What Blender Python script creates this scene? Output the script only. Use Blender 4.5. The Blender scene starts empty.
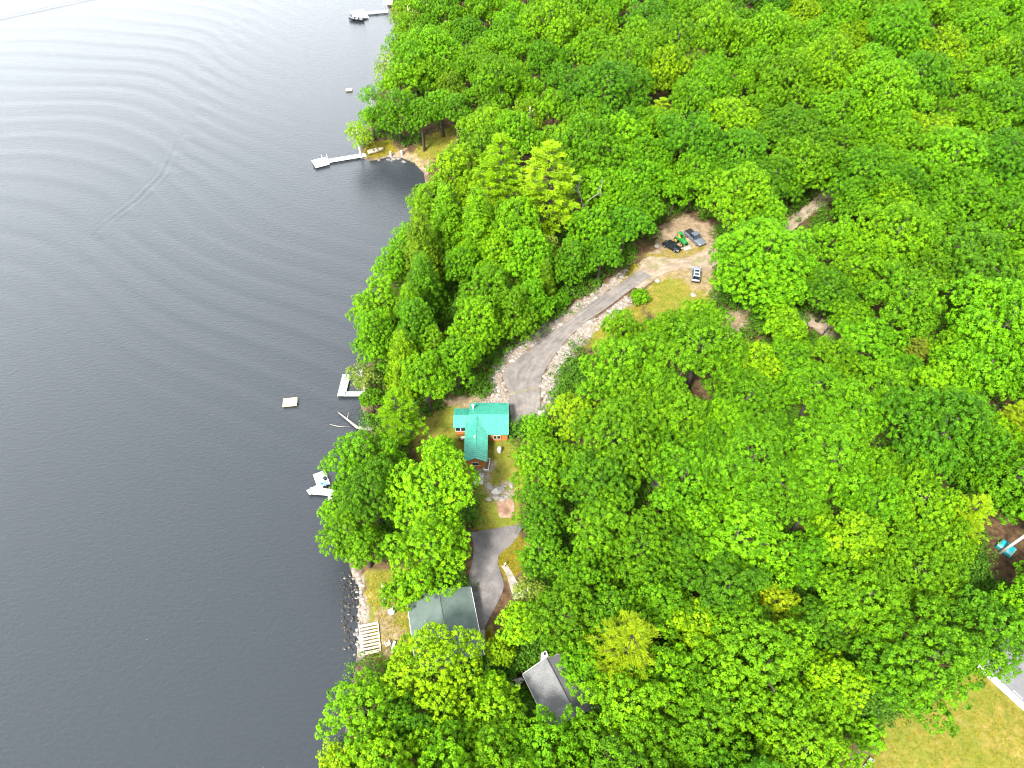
EXPOSURE = 2.6
DENOISE = True
import bpy, math, random
import numpy as np
from mathutils import Vector, Matrix, Euler

R = math.radians
random.seed(11)
rng = np.random.default_rng(11)
scene = bpy.context.scene
col = scene.collection

# ------------------------------------------------------------------ camera
CAM_H, FPX, PITCH = 105.0, 731.0, R(49)
cd = bpy.data.cameras.new('camera')
cam = bpy.data.objects.new('camera', cd)
col.objects.link(cam)
cam.location = (0, 0, CAM_H)
cam.rotation_euler = (R(90) - PITCH, 0, 0)
cd.sensor_width = 36
cd.lens = 36 * FPX / 1024
cd.clip_start = 1
cd.clip_end = 9000
scene.camera = cam
CP, SP = math.cos(PITCH), math.sin(PITCH)


def at(px, py, z=0.0):
    """the place in the world, at height z, that the photograph shows at a pixel"""
    u, v = (px - 512) / FPX, (384 - py) / FPX
    d = (u, CP + v * SP, -SP + v * CP)
    t = (z - CAM_H) / d[2]
    return d[0] * t, d[1] * t


def to_px(X, Y, Z):
    X, Y, Z = np.asarray(X, float), np.asarray(Y, float), np.asarray(Z, float)
    dz = Z - CAM_H
    depth = np.maximum(Y * CP - dz * SP, 1e-3)
    return 512 + FPX * X / depth, 384 - FPX * (Y * SP + dz * CP) / depth, depth


def in_poly(poly, X, Y):
    X, Y = np.asarray(X, float), np.asarray(Y, float)
    ins = np.zeros(X.shape, bool)
    n = len(poly)
    for i in range(n):
        x0, y0 = poly[i]
        x1, y1 = poly[(i + 1) % n]
        if y0 == y1:
            continue
        c = ((y0 > Y) != (y1 > Y)) & (X < (x1 - x0) * (Y - y0) / (y1 - y0) + x0)
        ins ^= c
    return ins


# ------------------------------------------------------------------ terrain
SHORE_PX = [(330, 1200), (332, 900), (339, 768), (347, 712), (357, 655), (357, 622), (359, 592), (350, 572), (345, 545),
            (343, 505), (352, 470), (360, 442), (365, 425), (360, 402), (361, 383), (370, 350), (375, 310),
            (384, 272), (402, 242), (416, 222), (425, 196), (424, 174), (414, 163), (402, 158), (388, 157),
            (378, 160), (367, 161), (358, 155), (361, 142), (369, 122), (376, 98), (391, 66), (397, 42),
            (396, 26), (391, 14), (387, 6), (392, -30), (400, -90)]
SHORE = [at(x, y) for x, y in SHORE_PX]
SHORE = [(SHORE[0][0] - 6, -60), (SHORE[0][0], 5)] + SHORE[1:] + [(-60, 700), (-300, 4000)]
LAND_POLY = SHORE + [(5000, 4000), (5000, -3000), (SHORE[0][0], -3000)]


def shore_d(X, Y):
    X, Y = np.asarray(X, float), np.asarray(Y, float)
    best = np.full(X.shape, 1e9)
    for (x0, y0), (x1, y1) in zip(SHORE[:-1], SHORE[1:]):
        dx, dy = x1 - x0, y1 - y0
        t = np.clip(((X - x0) * dx + (Y - y0) * dy) / (dx * dx + dy * dy), 0, 1)
        best = np.minimum(best, np.hypot(X - x0 - t * dx, Y - y0 - t * dy))
    return np.where(in_poly(LAND_POLY, X, Y), best, -best)


def height(X, Y):
    X, Y = np.asarray(X, float), np.asarray(Y, float)
    d = shore_d(X, Y)
    s = np.clip(d / 2.6, 0, 1)
    z = 0.85 * s * s * (3 - 2 * s) + 6.0 * (1 - np.exp(-np.maximum(d - 2.5, 0) / 65))
    z = z + np.clip((d - 4) / 20, 0, 1) * 0.15 * (np.sin(X * .21 + 1.3) * np.sin(Y * .17) + .5 * np.sin(X * .43 + Y * .36))
    return np.where(d < 0, np.maximum(-3.0, 0.3 * d), z)


def hgt(x, y):
    return float(height(np.array([x]), np.array([y]))[0])


def ground(px, py, up=0.0):
    """the ground point (lifted by `up`) seen at a pixel"""
    z = 2.0
    for _ in range(9):
        x, y = at(px, py, z)
        z = hgt(x, y) + up
    return x, y, z


def ground_many(pts):
    """ground points seen at many pixels"""
    a = np.array(pts, float)
    u, v = (a[:, 0] - 512) / FPX, (384 - a[:, 1]) / FPX
    dy, dz = CP + v * SP, -SP + v * CP
    z = np.full(len(a), 2.0)
    for _ in range(8):
        t = (z - CAM_H) / dz
        x, y = u * t, dy * t
        z = height(x, y)
    return np.stack([x, y, z], 1)


# ------------------------------------------------------------------ materials
def new_mat(name):
    m = bpy.data.materials.new(name)
    m.use_nodes = True
    nt = m.node_tree
    return m, nt, nt.nodes['Principled BSDF']


def node(nt, typ, **kw):
    n = nt.nodes.new(typ)
    for k, v in kw.items():
        if k in n.inputs:
            n.inputs[k].default_value = v
        else:
            setattr(n, k, v)
    return n


def ramp(nt, fac, stops):
    r = node(nt, 'ShaderNodeValToRGB')
    els = r.color_ramp.elements
    while len(els) < len(stops):
        els.new(0.5)
    for e, (p, c) in zip(els, stops):
        e.position = p
        e.color = (*c, 1) if len(c) == 3 else c
    nt.links.new(fac, r.inputs[0])
    return r.outputs[0]


def mixc(nt, fac, a, b, blend='MIX'):
    m = node(nt, 'ShaderNodeMix', data_type='RGBA', blend_type=blend)
    for sock, v in ((m.inputs[0], fac), (m.inputs[6], a), (m.inputs[7], b)):
        if isinstance(v, (int, float)):
            sock.default_value = v
        elif isinstance(v, tuple):
            sock.default_value = (*v, 1)
        else:
            nt.links.new(v, sock)
    return m.outputs[2]


def noise(nt, scale, detail=4, rough=.6, coord=None, dist=0.0):
    n = node(nt, 'ShaderNodeTexNoise', Scale=scale, Detail=detail, Roughness=rough, Distortion=dist)
    if coord is not None:
        nt.links.new(coord, n.inputs['Vector'])
    return n.outputs['Fac']


def bump(nt, fac, bsdf, strength=.4, dist=.05):
    b = node(nt, 'ShaderNodeBump', Strength=strength, Distance=dist)
    nt.links.new(fac, b.inputs['Height'])
    nt.links.new(b.outputs[0], bsdf.inputs['Normal'])


def simple(name, c, rough=.6, var=.25, scale=3.0, metal=0.0, spec=.4, bmp=0.0):
    """a plain painted / wooden / metal surface with uneven wear"""
    m, nt, b = new_mat(name)
    tc = node(nt, 'ShaderNodeTexCoord').outputs['Object']
    f = noise(nt, scale, 5, .65, tc)
    lo = tuple(max(0, x * (1 - var)) for x in c)
    hi = tuple(min(1, x * (1 + var)) for x in c)
    nt.links.new(ramp(nt, f, [(.3, lo), (.7, hi)]), b.inputs['Base Color'])
    b.inputs['Roughness'].default_value = rough
    b.inputs['Metallic'].default_value = metal
    b.inputs['Specular IOR Level'].default_value = spec
    if bmp:
        bump(nt, noise(nt, scale * 6, 3, .6, tc), b, bmp, .03)
    return m


M = {}


def leaf_mat(name, trans=.19):
    m, nt, b = new_mat(name)
    L = nt.links
    oc = node(nt, 'ShaderNodeObjectInfo').outputs['Color']
    at_ = node(nt, 'ShaderNodeAttribute', attribute_name='var').outputs['Fac']
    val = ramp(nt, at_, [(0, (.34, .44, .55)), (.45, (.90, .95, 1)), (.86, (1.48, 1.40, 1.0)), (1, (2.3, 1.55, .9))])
    c = mixc(nt, 1.0, oc, val, 'MULTIPLY')
    L.new(c, b.inputs['Base Color'])
    b.inputs['Roughness'].default_value = .5
    b.inputs['Specular IOR Level'].default_value = .08
    t = node(nt, 'ShaderNodeBsdfTranslucent')
    L.new(mixc(nt, 1.0, c, (1.3, 1.2, .4), 'MULTIPLY'), t.inputs['Color'])
    mx = node(nt, 'ShaderNodeMixShader', Fac=trans)
    L.new(b.outputs[0], mx.inputs[1])
    L.new(t.outputs[0], mx.inputs[2])
    L.new(mx.outputs[0], nt.nodes['Material Output'].inputs['Surface'])
    return m


M['leaf'] = leaf_mat('leaves')
M['needle'] = leaf_mat('needles', .22)
M['bark'] = simple('bark', (.055, .045, .034), .9, .4, 4, bmp=.5)
M['bark_pale'] = simple('pale bark', (.42, .40, .36), .85, .3, 5, bmp=.3)
M['dead'] = simple('dead wood', (.20, .178, .155), .9, .25, 4)
M['birch'] = simple('birch bark', (.62, .60, .54), .8, .3, 6)
M['white'] = simple('white paint', (.50, .50, .49), .5, .10, 2)
M['plank_white'] = simple('weathered white decking', (.31, .37, .31), .7, .15, 2)
M['plank_tan'] = simple('new tan planks', (.44, .34, .19), .75, .2, 3)
M['plank_cream'] = simple('cream weathered planks', (.42, .37, .26), .8, .2, 4)
M['log_wall'] = simple('brown log siding', (.25, .092, .020), .7, .3, 4)
M['dark_wall'] = simple('dark brown siding', (.09, .055, .035), .8, .3, 3)
M['grey_wall'] = simple('grey clapboard', (.30, .31, .30), .7, .15, 3)
M['concrete'] = simple('concrete', (.36, .34, .32), .9, .2, 2)
M['rock'] = simple('pale granite', (.21, .19, .165), .9, .35, .8, bmp=.4)
M['rock_dark'] = simple('grey granite', (.13, .118, .105), .9, .35, .8, bmp=.4)
M['tyre'] = simple('rubber', (.012, .012, .013), .85, .2, 8)
M['rim'] = simple('alloy', (.35, .36, .37), .35, .1, 8, metal=.8)
M['black_car'] = simple('black paint', (.008, .009, .012), .18, .1, 2, spec=.7)
M['silver_car'] = simple('silver paint', (.30, .325, .36), .28, .08, 2, metal=.35)
M['grey_car'] = simple('grey paint', (.15, .17, .20), .25, .1, 2, metal=.4)
M['lining'] = simple('black bed lining', (.012, .013, .015), .7, .2, 4)
M['lamp_red'] = simple('red lamp glass', (.35, .012, .01), .3, .1, 3)
M['lamp_clear'] = simple('clear lamp glass', (.7, .7, .68), .2, .05, 3)
M['tractor_green'] = simple('green tractor paint', (.012, .17, .03), .4, .15, 3)
M['tractor_yellow'] = simple('yellow tractor paint', (.40, .28, .02), .45, .15, 3)
M['steel'] = simple('bare steel', (.42, .41, .36), .5, .2, 3, metal=.3)
M['teal_tarp'] = simple('teal tarp', (.012, .26, .30), .5, .2, 2)
M['turquoise'] = simple('turquoise plastic', (.16, .50, .50), .5, .1, 2)
M['blue'] = simple('blue plastic', (.05, .20, .36), .45, .15, 2)
M['dark_teal'] = simple('dark teal metal', (.01, .13, .11), .5, .2, 2)
M['black'] = simple('black fabric', (.012, .012, .014), .8, .2, 4)
M['hull'] = simple('faded tan hull', (.48, .40, .28), .55, .2, 2)

m, nt, b = new_mat('window glass')
b.inputs['Base Color'].default_value = (.012, .016, .02, 1)
b.inputs['Roughness'].default_value = .06
b.inputs['Specular IOR Level'].default_value = .7
M['glass'] = m


def roof_metal(name, c):
    m, nt, b = new_mat(name)
    tc = node(nt, 'ShaderNodeTexCoord').outputs['Object']
    f = noise(nt, 1.3, 6, .72, tc)
    g = noise(nt, 5.5, 4, .7, tc)
    a = ramp(nt, f, [(.3, tuple(x * .74 for x in c)), (.7, tuple(x * 1.2 for x in c))])
    d = ramp(nt, g, [(.60, (0, 0, 0)), (.74, (.6, .6, .6))])
    nt.links.new(mixc(nt, d, a, (.17, .24, .17)), b.inputs['Base Color'])
    b.inputs['Roughness'].default_value = .42
    b.inputs['Specular IOR Level'].default_value = .5
    return m


def roof_shingle(name, c, var=.35):
    m, nt, b = new_mat(name)
    tc = node(nt, 'ShaderNodeTexCoord').outputs['Object']
    f = noise(nt, 7, 5, .75, tc)
    g = noise(nt, .7, 4, .6, tc)
    a = ramp(nt, f, [(.25, tuple(x * (1 - var) for x in c)), (.75, tuple(x * (1 + var) for x in c))])
    nt.links.new(mixc(nt, 1.0, a, ramp(nt, g, [(.3, (.8, .8, .8)), (.7, (1.15, 1.15, 1.12))]), 'MULTIPLY'), b.inputs['Base Color'])
    b.inputs['Roughness'].default_value = .9
    bump(nt, f, b, .5, .03)
    return m


M['roof_teal'] = roof_metal('teal metal roofing', (.032, .220, .155))
M['roof_green'] = roof_shingle('grey green shingles', (.068, .094, .082), .2)
M['roof_grey'] = roof_shingle('grey shingles', (.115, .115, .117), .55)
M['roof_pale'] = roof_shingle('pale grey shingles', (.105, .105, .11), .2)

# ground: leaf litter, with grass / dirt / stone where the 'cover' attribute says
m, nt, b = new_mat('ground cover')
tc = node(nt, 'ShaderNodeTexCoord').outputs['Object']
at_ = node(nt, 'ShaderNodeAttribute', attribute_name='cover')
sep = node(nt, 'ShaderNodeSeparateColor')
nt.links.new(at_.outputs['Color'], sep.inputs[0])
n1 = noise(nt, .9, 6, .7, tc)
n2 = noise(nt, .16, 4, .6, tc)
n3 = noise(nt, 2.6, 4, .7, tc)
litter = ramp(nt, n1, [(.3, (.020, .013, .008)), (.46, (.058, .034, .018)), (.57, (.095, .058, .030)), (.64, (.048, .056, .014)), (.8, (.045, .085, .010))])
grass_a = ramp(nt, n1, [(.28, (.065, .085, .010)), (.45, (.125, .118, .018)), (.6, (.185, .145, .034)), (.76, (.28, .215, .095))])
grass = mixc(nt, ramp(nt, n2, [(.42, (0, 0, 0)), (.62, (.75, .75, .75))]), grass_a,
             ramp(nt, n3, [(.3, (.055, .095, .007)), (.7, (.15, .155, .018))]))
dirt = ramp(nt, n1, [(.28, (.10, .075, .04)), (.5, (.20, .145, .09)), (.72, (.30, .235, .165))])
stone = ramp(nt, n3, [(.3, (.10, .075, .055)), (.5, (.19, .155, .125)), (.72, (.31, .275, .24))])
c = mixc(nt, sep.outputs[0], litter, grass)
c = mixc(nt, sep.outputs[1], c, dirt)
c = mixc(nt, sep.outputs[2], c, stone)
nt.links.new(c, b.inputs['Base Color'])
b.inputs['Roughness'].default_value = .95
b.inputs['Specular IOR Level'].default_value = .15
bump(nt, n3, b, .6, .12)
M['ground'] = m


def road_mat(name, stops, streak=True, weeds=0.0):
    m, nt, b = new_mat(name)
    uv = node(nt, 'ShaderNodeUVMap').outputs[0]
    tc = node(nt, 'ShaderNodeTexCoord').outputs['Object']
    mp = node(nt, 'ShaderNodeMapping')
    mp.inputs['Scale'].default_value = (7, .10, 1)
    nt.links.new(uv, mp.inputs[0])
    f1 = noise(nt, 1.0, 4, .6, mp.outputs[0])
    f2 = noise(nt, .5, 6, .7, tc)
    f3 = noise(nt, 9, 3, .7, tc)
    mm = node(nt, 'ShaderNodeMix', data_type='FLOAT')
    mm.inputs[0].default_value = .6 if streak else 1.0
    nt.links.new(f1, mm.inputs[2])
    nt.links.new(f2, mm.inputs[3])
    a = ramp(nt, mm.outputs[0], stops)
    if weeds:
        f4 = noise(nt, .33, 6, .75, tc)
        a = mixc(nt, ramp(nt, f4, [(.50, (0, 0, 0)), (.62, (weeds, weeds, weeds))]), a, (.105, .115, .022))
    nt.links.new(mixc(nt, 1.0, a, ramp(nt, f3, [(.3, (.80, .80, .80)), (.7, (1.14, 1.14, 1.14))]), 'MULTIPLY'), b.inputs['Base Color'])
    b.inputs['Roughness'].default_value = .93
    b.inputs['Specular IOR Level'].default_value = .2
    bump(nt, f3, b, .25, .02)
    return m


M['asphalt'] = road_mat('worn asphalt', [(.34, (.085, .076, .070)), (.5, (.140, .124, .112)), (.66, (.200, .177, .156))])
M['asphalt_dark'] = road_mat('smooth grey asphalt', [(.34, (.082, .074, .072)), (.5, (.112, .102, .098)), (.66, (.15, .137, .13))], False)
M['dirt'] = road_mat('packed dirt and gravel', [(.34, (.12, .088, .058)), (.5, (.21, .163, .117)), (.66, (.31, .255, .195))], True, .6)
M['path'] = road_mat('pale gravel', [(.34, (.17, .15, .125)), (.5, (.25, .225, .195)), (.66, (.34, .31, .28))], False)
M['mulch'] = road_mat('reddish gravel', [(.34, (.12, .064, .04)), (.5, (.20, .122, .08)), (.66, (.29, .20, .145))], False)


# ------------------------------------------------------------------ mesh helpers
class MB:
    """collects shapes and links them as ONE mesh object"""

    def __init__(s):
        s.v, s.f = [], []

    def add(s, vs, fs):
        o = len(s.v)
        s.v += [tuple(v) for v in vs]
        s.f += [tuple(i + o for i in f) for f in fs]
        return s

    def box(s, c, size, rz=0.0, rx=0.0, ry=0.0, taper=(1, 1)):
        hx, hy, hz = (d / 2 for d in size)
        pts = []
        for z in (-hz, hz):
            tx, ty = taper if z > 0 else (1, 1)
            pts += [(-hx * tx, -hy * ty, z), (hx * tx, -hy * ty, z), (hx * tx, hy * ty, z), (-hx * tx, hy * ty, z)]
        mt = Matrix.Translation(c) @ Euler((rx, ry, rz)).to_matrix().to_4x4()
        return s.add([mt @ Vector(p) for p in pts],
                     [(3, 2, 1, 0), (4, 5, 6, 7), (0, 1, 5, 4), (1, 2, 6, 5), (2, 3, 7, 6), (3, 0, 4, 7)])

    def slab(s, top, th):
        """a thick sheet: the top outline (any number of corners) and a thickness straight down"""
        n = len(top)
        bot = [(x, y, z - th) for x, y, z in top]
        return s.add(list(top) + bot, [tuple(range(n)), tuple(range(2 * n - 1, n - 1, -1))] +
                     [(i, n + i, n + (i + 1) % n, (i + 1) % n) for i in range(n)])

    def tube(s, pts, rad, n=6):
        if not hasattr(rad, '__len__'):
            rad = [rad] * len(pts)
        P = [Vector(p) for p in pts]
        vs, fs = [], []
        for i, p in enumerate(P):
            d = (P[min(i + 1, len(P) - 1)] - P[max(i - 1, 0)]).normalized()
            a = d.cross(Vector((0, 0, 1)) if abs(d.z) < .9 else Vector((1, 0, 0))).normalized()
            b2 = d.cross(a)
            for k in range(n):
                t = 2 * math.pi * k / n
                vs.append(p + (a * math.cos(t) + b2 * math.sin(t)) * rad[i])
        for i in range(len(P) - 1):
            for k in range(n):
                fs.append((i * n + k, i * n + (k + 1) % n, (i + 1) * n + (k + 1) % n, (i + 1) * n + k))
        fs.append(tuple(range(n - 1, -1, -1)))
        fs.append(tuple((len(P) - 1) * n + k for k in range(n)))
        return s.add(vs, fs)

    def cyl(s, c, r, h, n=14, axis='z', r2=None):
        a = {'x': (1, 0, 0), 'y': (0, 1, 0), 'z': (0, 0, 1)}[axis]
        c, a = Vector(c), Vector(a)
        return s.tube([c - a * h / 2, c + a * h / 2], [r, r if r2 is None else r2], n)

    def loft(s, rings):
        """closed body through rings with equal point counts"""
        n = len(rings[0])
        fs = []
        for i in range(len(rings) - 1):
            for k in range(n):
                fs.append((i * n + k, i * n + (k + 1) % n, (i + 1) * n + (k + 1) % n, (i + 1) * n + k))
        fs.append(tuple(range(n - 1, -1, -1)))
        fs.append(tuple((len(rings) - 1) * n + k for k in range(n)))
        return s.add([p for r_ in rings for p in r_], fs)

    def mesh(s, name, mat, smooth=False):
        me = bpy.data.meshes.new(name)
        me.from_pydata(s.v, [], s.f)
        me.materials.append(mat)
        if smooth:
            me.polygons.foreach_set('use_smooth', [True] * len(me.polygons))
        me.update()
        return me

    def build(s, name, mat, parent=None, smooth=False, bevel=0.0):
        o = bpy.data.objects.new(name, s.mesh(name, mat, smooth))
        col.objects.link(o)
        if parent is not None:
            o.parent = parent
        if bevel:
            md = o.modifiers.new('bevel', 'BEVEL')
            md.width = bevel
            md.segments = 2
            md.limit_method = 'ANGLE'
        return o


def tag(o, label, cat, group=None):
    o['label'] = label
    o['category'] = cat
    if group:
        o['group'] = group
    return o


def thing(name, label, cat, loc=(0, 0, 0), rz=0.0, group=None):
    o = bpy.data.objects.new(name, None)
    o.empty_display_size = .5
    col.objects.link(o)
    o.location = loc
    o.rotation_euler = (0, 0, rz)
    return tag(o, label, cat, group)


def copy_thing(root, loc, rz, label, group=None):
    r_ = root.copy()
    col.objects.link(r_)
    r_.location = loc
    r_.rotation_euler = (0, 0, rz)
    r_['label'] = label
    if group:
        r_['group'] = group
    for ch in list(root.children):
        c_ = ch.copy()
        col.objects.link(c_)
        c_.parent = r_
        for g in list(ch.children):
            d_ = g.copy()
            col.objects.link(d_)
            d_.parent = c_
    return r_


def setting(o, kind='structure'):
    o['kind'] = kind
    return o


def np_mesh(name, V, F4, mat, smooth=False):
    me = bpy.data.meshes.new(name)
    n = len(F4)
    me.vertices.add(len(V))
    me.vertices.foreach_set('co', np.asarray(V, np.float32).ravel())
    me.loops.add(n * 4)
    me.loops.foreach_set('vertex_index', np.asarray(F4, np.int32).ravel())
    me.polygons.add(n)
    me.polygons.foreach_set('loop_start', np.arange(0, n * 4, 4, dtype=np.int32))
    me.polygons.foreach_set('use_smooth', np.full(n, smooth))
    me.materials.append(mat)
    me.update(calc_edges=True)
    return me


def grid_mesh(name, xs, ys, zfun, mat):
    X, Y = np.meshgrid(xs, ys)
    Z = zfun(X, Y)
    nx, ny = len(xs), len(ys)
    i = np.arange(nx - 1)[None, :] + nx * np.arange(ny - 1)[:, None]
    F4 = np.stack([i, i + 1, i + nx + 1, i + nx], -1).reshape(-1, 4)
    return np_mesh(name, np.stack([X, Y, Z], -1).reshape(-1, 3), F4, mat, True), X, Y, Z


def axis(lo, hi, step, far_lo, far_hi):
    a = list(np.arange(lo, hi + step / 2, step))
    s = step
    while a[-1] < far_hi:
        s *= 1.35
        a.append(min(a[-1] + s, far_hi))
    s = step
    while a[0] > far_lo:
        s *= 1.35
        a.insert(0, max(a[0] - s, far_lo))
    return np.array(a)
# ------------------------------------------------------------------ light
SUN_EL, SUN_AZ = R(49), R(212)          # azimuth clockwise from +Y
w = bpy.data.worlds.new('World')
scene.world = w
w.use_nodes = True
nt = w.node_tree
bg = nt.nodes['Background']
sky = node(nt, 'ShaderNodeTexSky', sky_type='NISHITA')
sky.sun_disc = False
sky.sun_elevation = SUN_EL
sky.sun_rotation = SUN_AZ
sky.air_density, sky.dust_density, sky.ozone_density = 1.0, 2.0, 1.0
tcw = node(nt, 'ShaderNodeTexCoord').outputs['Generated']
cl = noise(nt, 2.2, 6, .55, tcw)
sepw = node(nt, 'ShaderNodeSeparateXYZ')
nt.links.new(tcw, sepw.inputs[0])
cloud_hi = ramp(nt, sepw.outputs[2], [(0.0, (15.6, 16.3, 16.9)), (.38, (14.6, 15.4, 16.1)), (.66, (11.2, 11.9, 12.6)), (.86, (6.0, 6.45, 6.9)), (1.0, (5.0, 5.35, 5.75))])
# the cloud deck is thinner, and so brighter, low in the north-west
dt = node(nt, 'ShaderNodeVectorMath', operation='DOT_PRODUCT')
nt.links.new(tcw, dt.inputs[0])
dt.inputs[1].default_value = Vector((-.62, .72, .30)).normalized()
bright = ramp(nt, dt.outputs['Value'], [(.55, (1, 1, 1)), (1.0, (1.25, 1.25, 1.25))])
cloud = mixc(nt, 1.0, cloud_hi, bright, 'MULTIPLY')
cloud = mixc(nt, 1.0, cloud, ramp(nt, cl, [(.3, (.88, .89, .90)), (.7, (1.1, 1.1, 1.1))]), 'MULTIPLY')
nt.links.new(mixc(nt, .93, sky.outputs[0], cloud), bg.inputs['Color'])
bg.inputs['Strength'].default_value = .049

sd = bpy.data.lights.new('sun', 'SUN')
sun = bpy.data.objects.new('sun', sd)
col.objects.link(sun)
sd.energy = 2.3
sd.angle = R(11)
sd.color = (1.0, .96, .90)
sv = Vector((math.sin(SUN_AZ) * math.cos(SUN_EL), math.cos(SUN_AZ) * math.cos(SUN_EL), math.sin(SUN_EL)))
sun.rotation_euler = sv.to_track_quat('Z', 'Y').to_euler()
sun.location = sv * 400
scene.view_settings.view_transform = 'Standard'
scene.view_settings.look = 'None'
scene.view_settings.exposure = EXPOSURE
scene.view_settings.gamma = 1
scene.cycles.max_bounces = 6
scene.cycles.diffuse_bounces = 3
scene.cycles.glossy_bounces = 3
scene.cycles.transmission_bounces = 4
scene.cycles.use_denoising = DENOISE
scene.cycles.pixel_filter_type = 'BLACKMAN_HARRIS'
scene.cycles.filter_width = 1.1

# ------------------------------------------------------------------ ground
GRASS = [
    [(408, 424), (440, 409), (470, 398), (512, 425), (524, 470), (520, 529), (476, 531), (476, 480), (430, 470), (410, 445)],
    [(364, 572), (420, 570), (430, 600), (415, 662), (378, 668), (374, 640), (367, 600)],
    [(838, 748), (880, 715), (930, 690), (990, 660), (1120, 690), (1120, 900), (850, 900), (840, 775)],
    [(640, 302), (658, 276), (672, 271), (684, 270), (704, 271), (716, 276), (716, 325), (690, 334), (655, 324)],
    [(643, 254), (658, 254), (668, 246), (690, 250), (704, 240), (706, 250), (682, 260), (657, 258)],
    [(620, 282), (634, 264), (641, 266), (634, 280), (624, 290)],
    [(513, 530), (528, 545), (522, 572), (507, 580), (496, 563), (501, 553)],
    [(405, 160), (428, 136), (456, 124), (462, 138), (434, 160), (420, 168)],
    [(362, 156), (368, 144), (390, 140), (398, 152), (376, 159)],
    [(640, 300), (600, 320), (582, 345), (600, 350), (650, 330)],
    [(476, 640), (490, 630), (500, 655), (486, 668)],
]
DIRT = [
    [(655, 250), (660, 226), (684, 214), (714, 226), (716, 300), (700, 292), (676, 278), (650, 282), (636, 268)],
    [(716, 328), (722, 312), (748, 308), (750, 324), (735, 336)],
    [(376, 159), (404, 150), (432, 162), (428, 174), (412, 166), (400, 160)],
    [(375, 612), (392, 600), (404, 640), (384, 660), (376, 640)],
    [(850, 730), (880, 722), (878, 750), (850, 765)],
    [(430, 400), (470, 395), (510, 400), (508, 406), (460, 408)],
]
STONE = [
    [(546, 369), (560, 348), (582, 325), (604, 314), (626, 296), (636, 300), (600, 328), (576, 352), (564, 375), (554, 402), (547, 428), (538, 426), (541, 402), (540, 384)],
    [(488, 376), (500, 354), (545, 325), (600, 286), (628, 268), (631, 277), (601, 296), (545, 338), (517, 359), (503, 372), (503, 381), (510, 394), (510, 405), (490, 407), (468, 405), (490, 396)],
    [(350, 566), (360, 572), (368, 608), (366, 656), (352, 662), (354, 600)],
    [(484, 488), (508, 481), (514, 500), (496, 502)],
    [(476, 464), (494, 462), (490, 482), (474, 482)],
]
xs = axis(-72, 185, .8, -600, 4200)
ys = axis(8, 282, .8, -1500, 4000)
gme, GX, GY, GZ = grid_mesh('ground', xs, ys, height, M['ground'])
gpx, gpy, _d = to_px(GX, GY, GZ)
front = GY > 5
jx, jy = rng.normal(0, 1.3, GX.shape), rng.normal(0, 1.1, GX.shape)
cov = np.zeros(GX.shape + (4,), np.float32)
cov[..., 3] = 1
for ch, polys, full in ((0, GRASS, 1.0), (1, DIRT, .9), (2, STONE, .9)):
    for p in polys:
        cov[..., ch] = np.maximum(cov[..., ch], full * (in_poly(p, gpx + jx, gpy + jy) & front))
shore_band = np.clip(1 - np.abs(shore_d(GX, GY) - .2) / .9, 0, 1)
cov[..., 2] = np.maximum(cov[..., 2], .35 * shore_band)
a_ = gme.attributes.new('cover', 'FLOAT_COLOR', 'POINT')
a_.data.foreach_set('color', cov.reshape(-1))
go = bpy.data.objects.new('ground', gme)
col.objects.link(go)
setting(go)

# ------------------------------------------------------------------ lake
CUSP = np.array([at(x, y) for x, y in [(80, 260), (100, 230), (140, 200), (165, 175), (190, 120), (205, 70), (240, 20), (262, -20)]])


def wake(X, Y):
    xc = np.interp(Y, CUSP[:, 1], CUSP[:, 0])
    s = X - xc
    sm = lambda t: 1 / (1 + np.exp(-np.clip(t, -40, 40)))
    warp = 1.2 * np.sin(X * .045 + Y * .021) + .8 * np.sin(X * .11 - Y * .05 + 2)
    g = 17 * np.exp(-np.maximum(-s, 0) / 13)
    lamA = 8.4
    A = np.sin(2 * np.pi * (Y + g + warp) / lamA) + .35 * np.sin(2 * np.pi * (Y * 1.0 + g + warp * 1.4) / (lamA * .53) + 1)
    eA = sm(-(s - 1) / 1.6) * sm((Y - 100) / 10) * sm((272 - Y) / 25) * (.35 + .65 * np.exp(-np.maximum(-s, 0) / 40))
    lamB = 7.4
    bend = .42 * s + 12 * (1 - np.exp(-np.maximum(s, 0) / 18))
    B = np.sin(2 * np.pi * (Y + bend + .5 * warp + 3) / lamB) + .35 * np.sin(2 * np.pi * (Y + bend * .93 + warp) / (lamB * .47))
    span = np.interp(Y, [60, 90, 150, 200, 270], [120, 95, 18, 10, 8])
    eB = sm((s - .5) / 1.4) * np.exp(-np.maximum(s, 0) / span) * sm((Y + .55 * s - 106) / 8) * sm((275 - Y) / 25)
    z = .042 * A * eA + .066 * B * eB
    # the boat's own fresh track
    tr = np.exp(-((s + .8) / 1.7) ** 2) * np.sin(s * 3.4) * sm((Y - 141) / 4) * sm((176 - Y) / 5)
    z = z + .07 * tr
    for off in (0, 3.5):
        u = (X + 163 - off) * .55 - (Y - 262) * .83
        z = z + .11 * np.exp(-(u / 1.4) ** 2) * np.cos(u * 1.6) * sm((X + 190) / 5) * sm((-140 - X) / 6)
    return z


wx = axis(-205, -8, .62, -4000, 160)
wy = axis(8, 290, .62, -2500, 4000)


def water_z(X, Y):
    inside = (X > -230) & (X < 20) & (Y > 0) & (Y < 320)
    return np.where(inside, wake(X, Y), 0)


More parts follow.
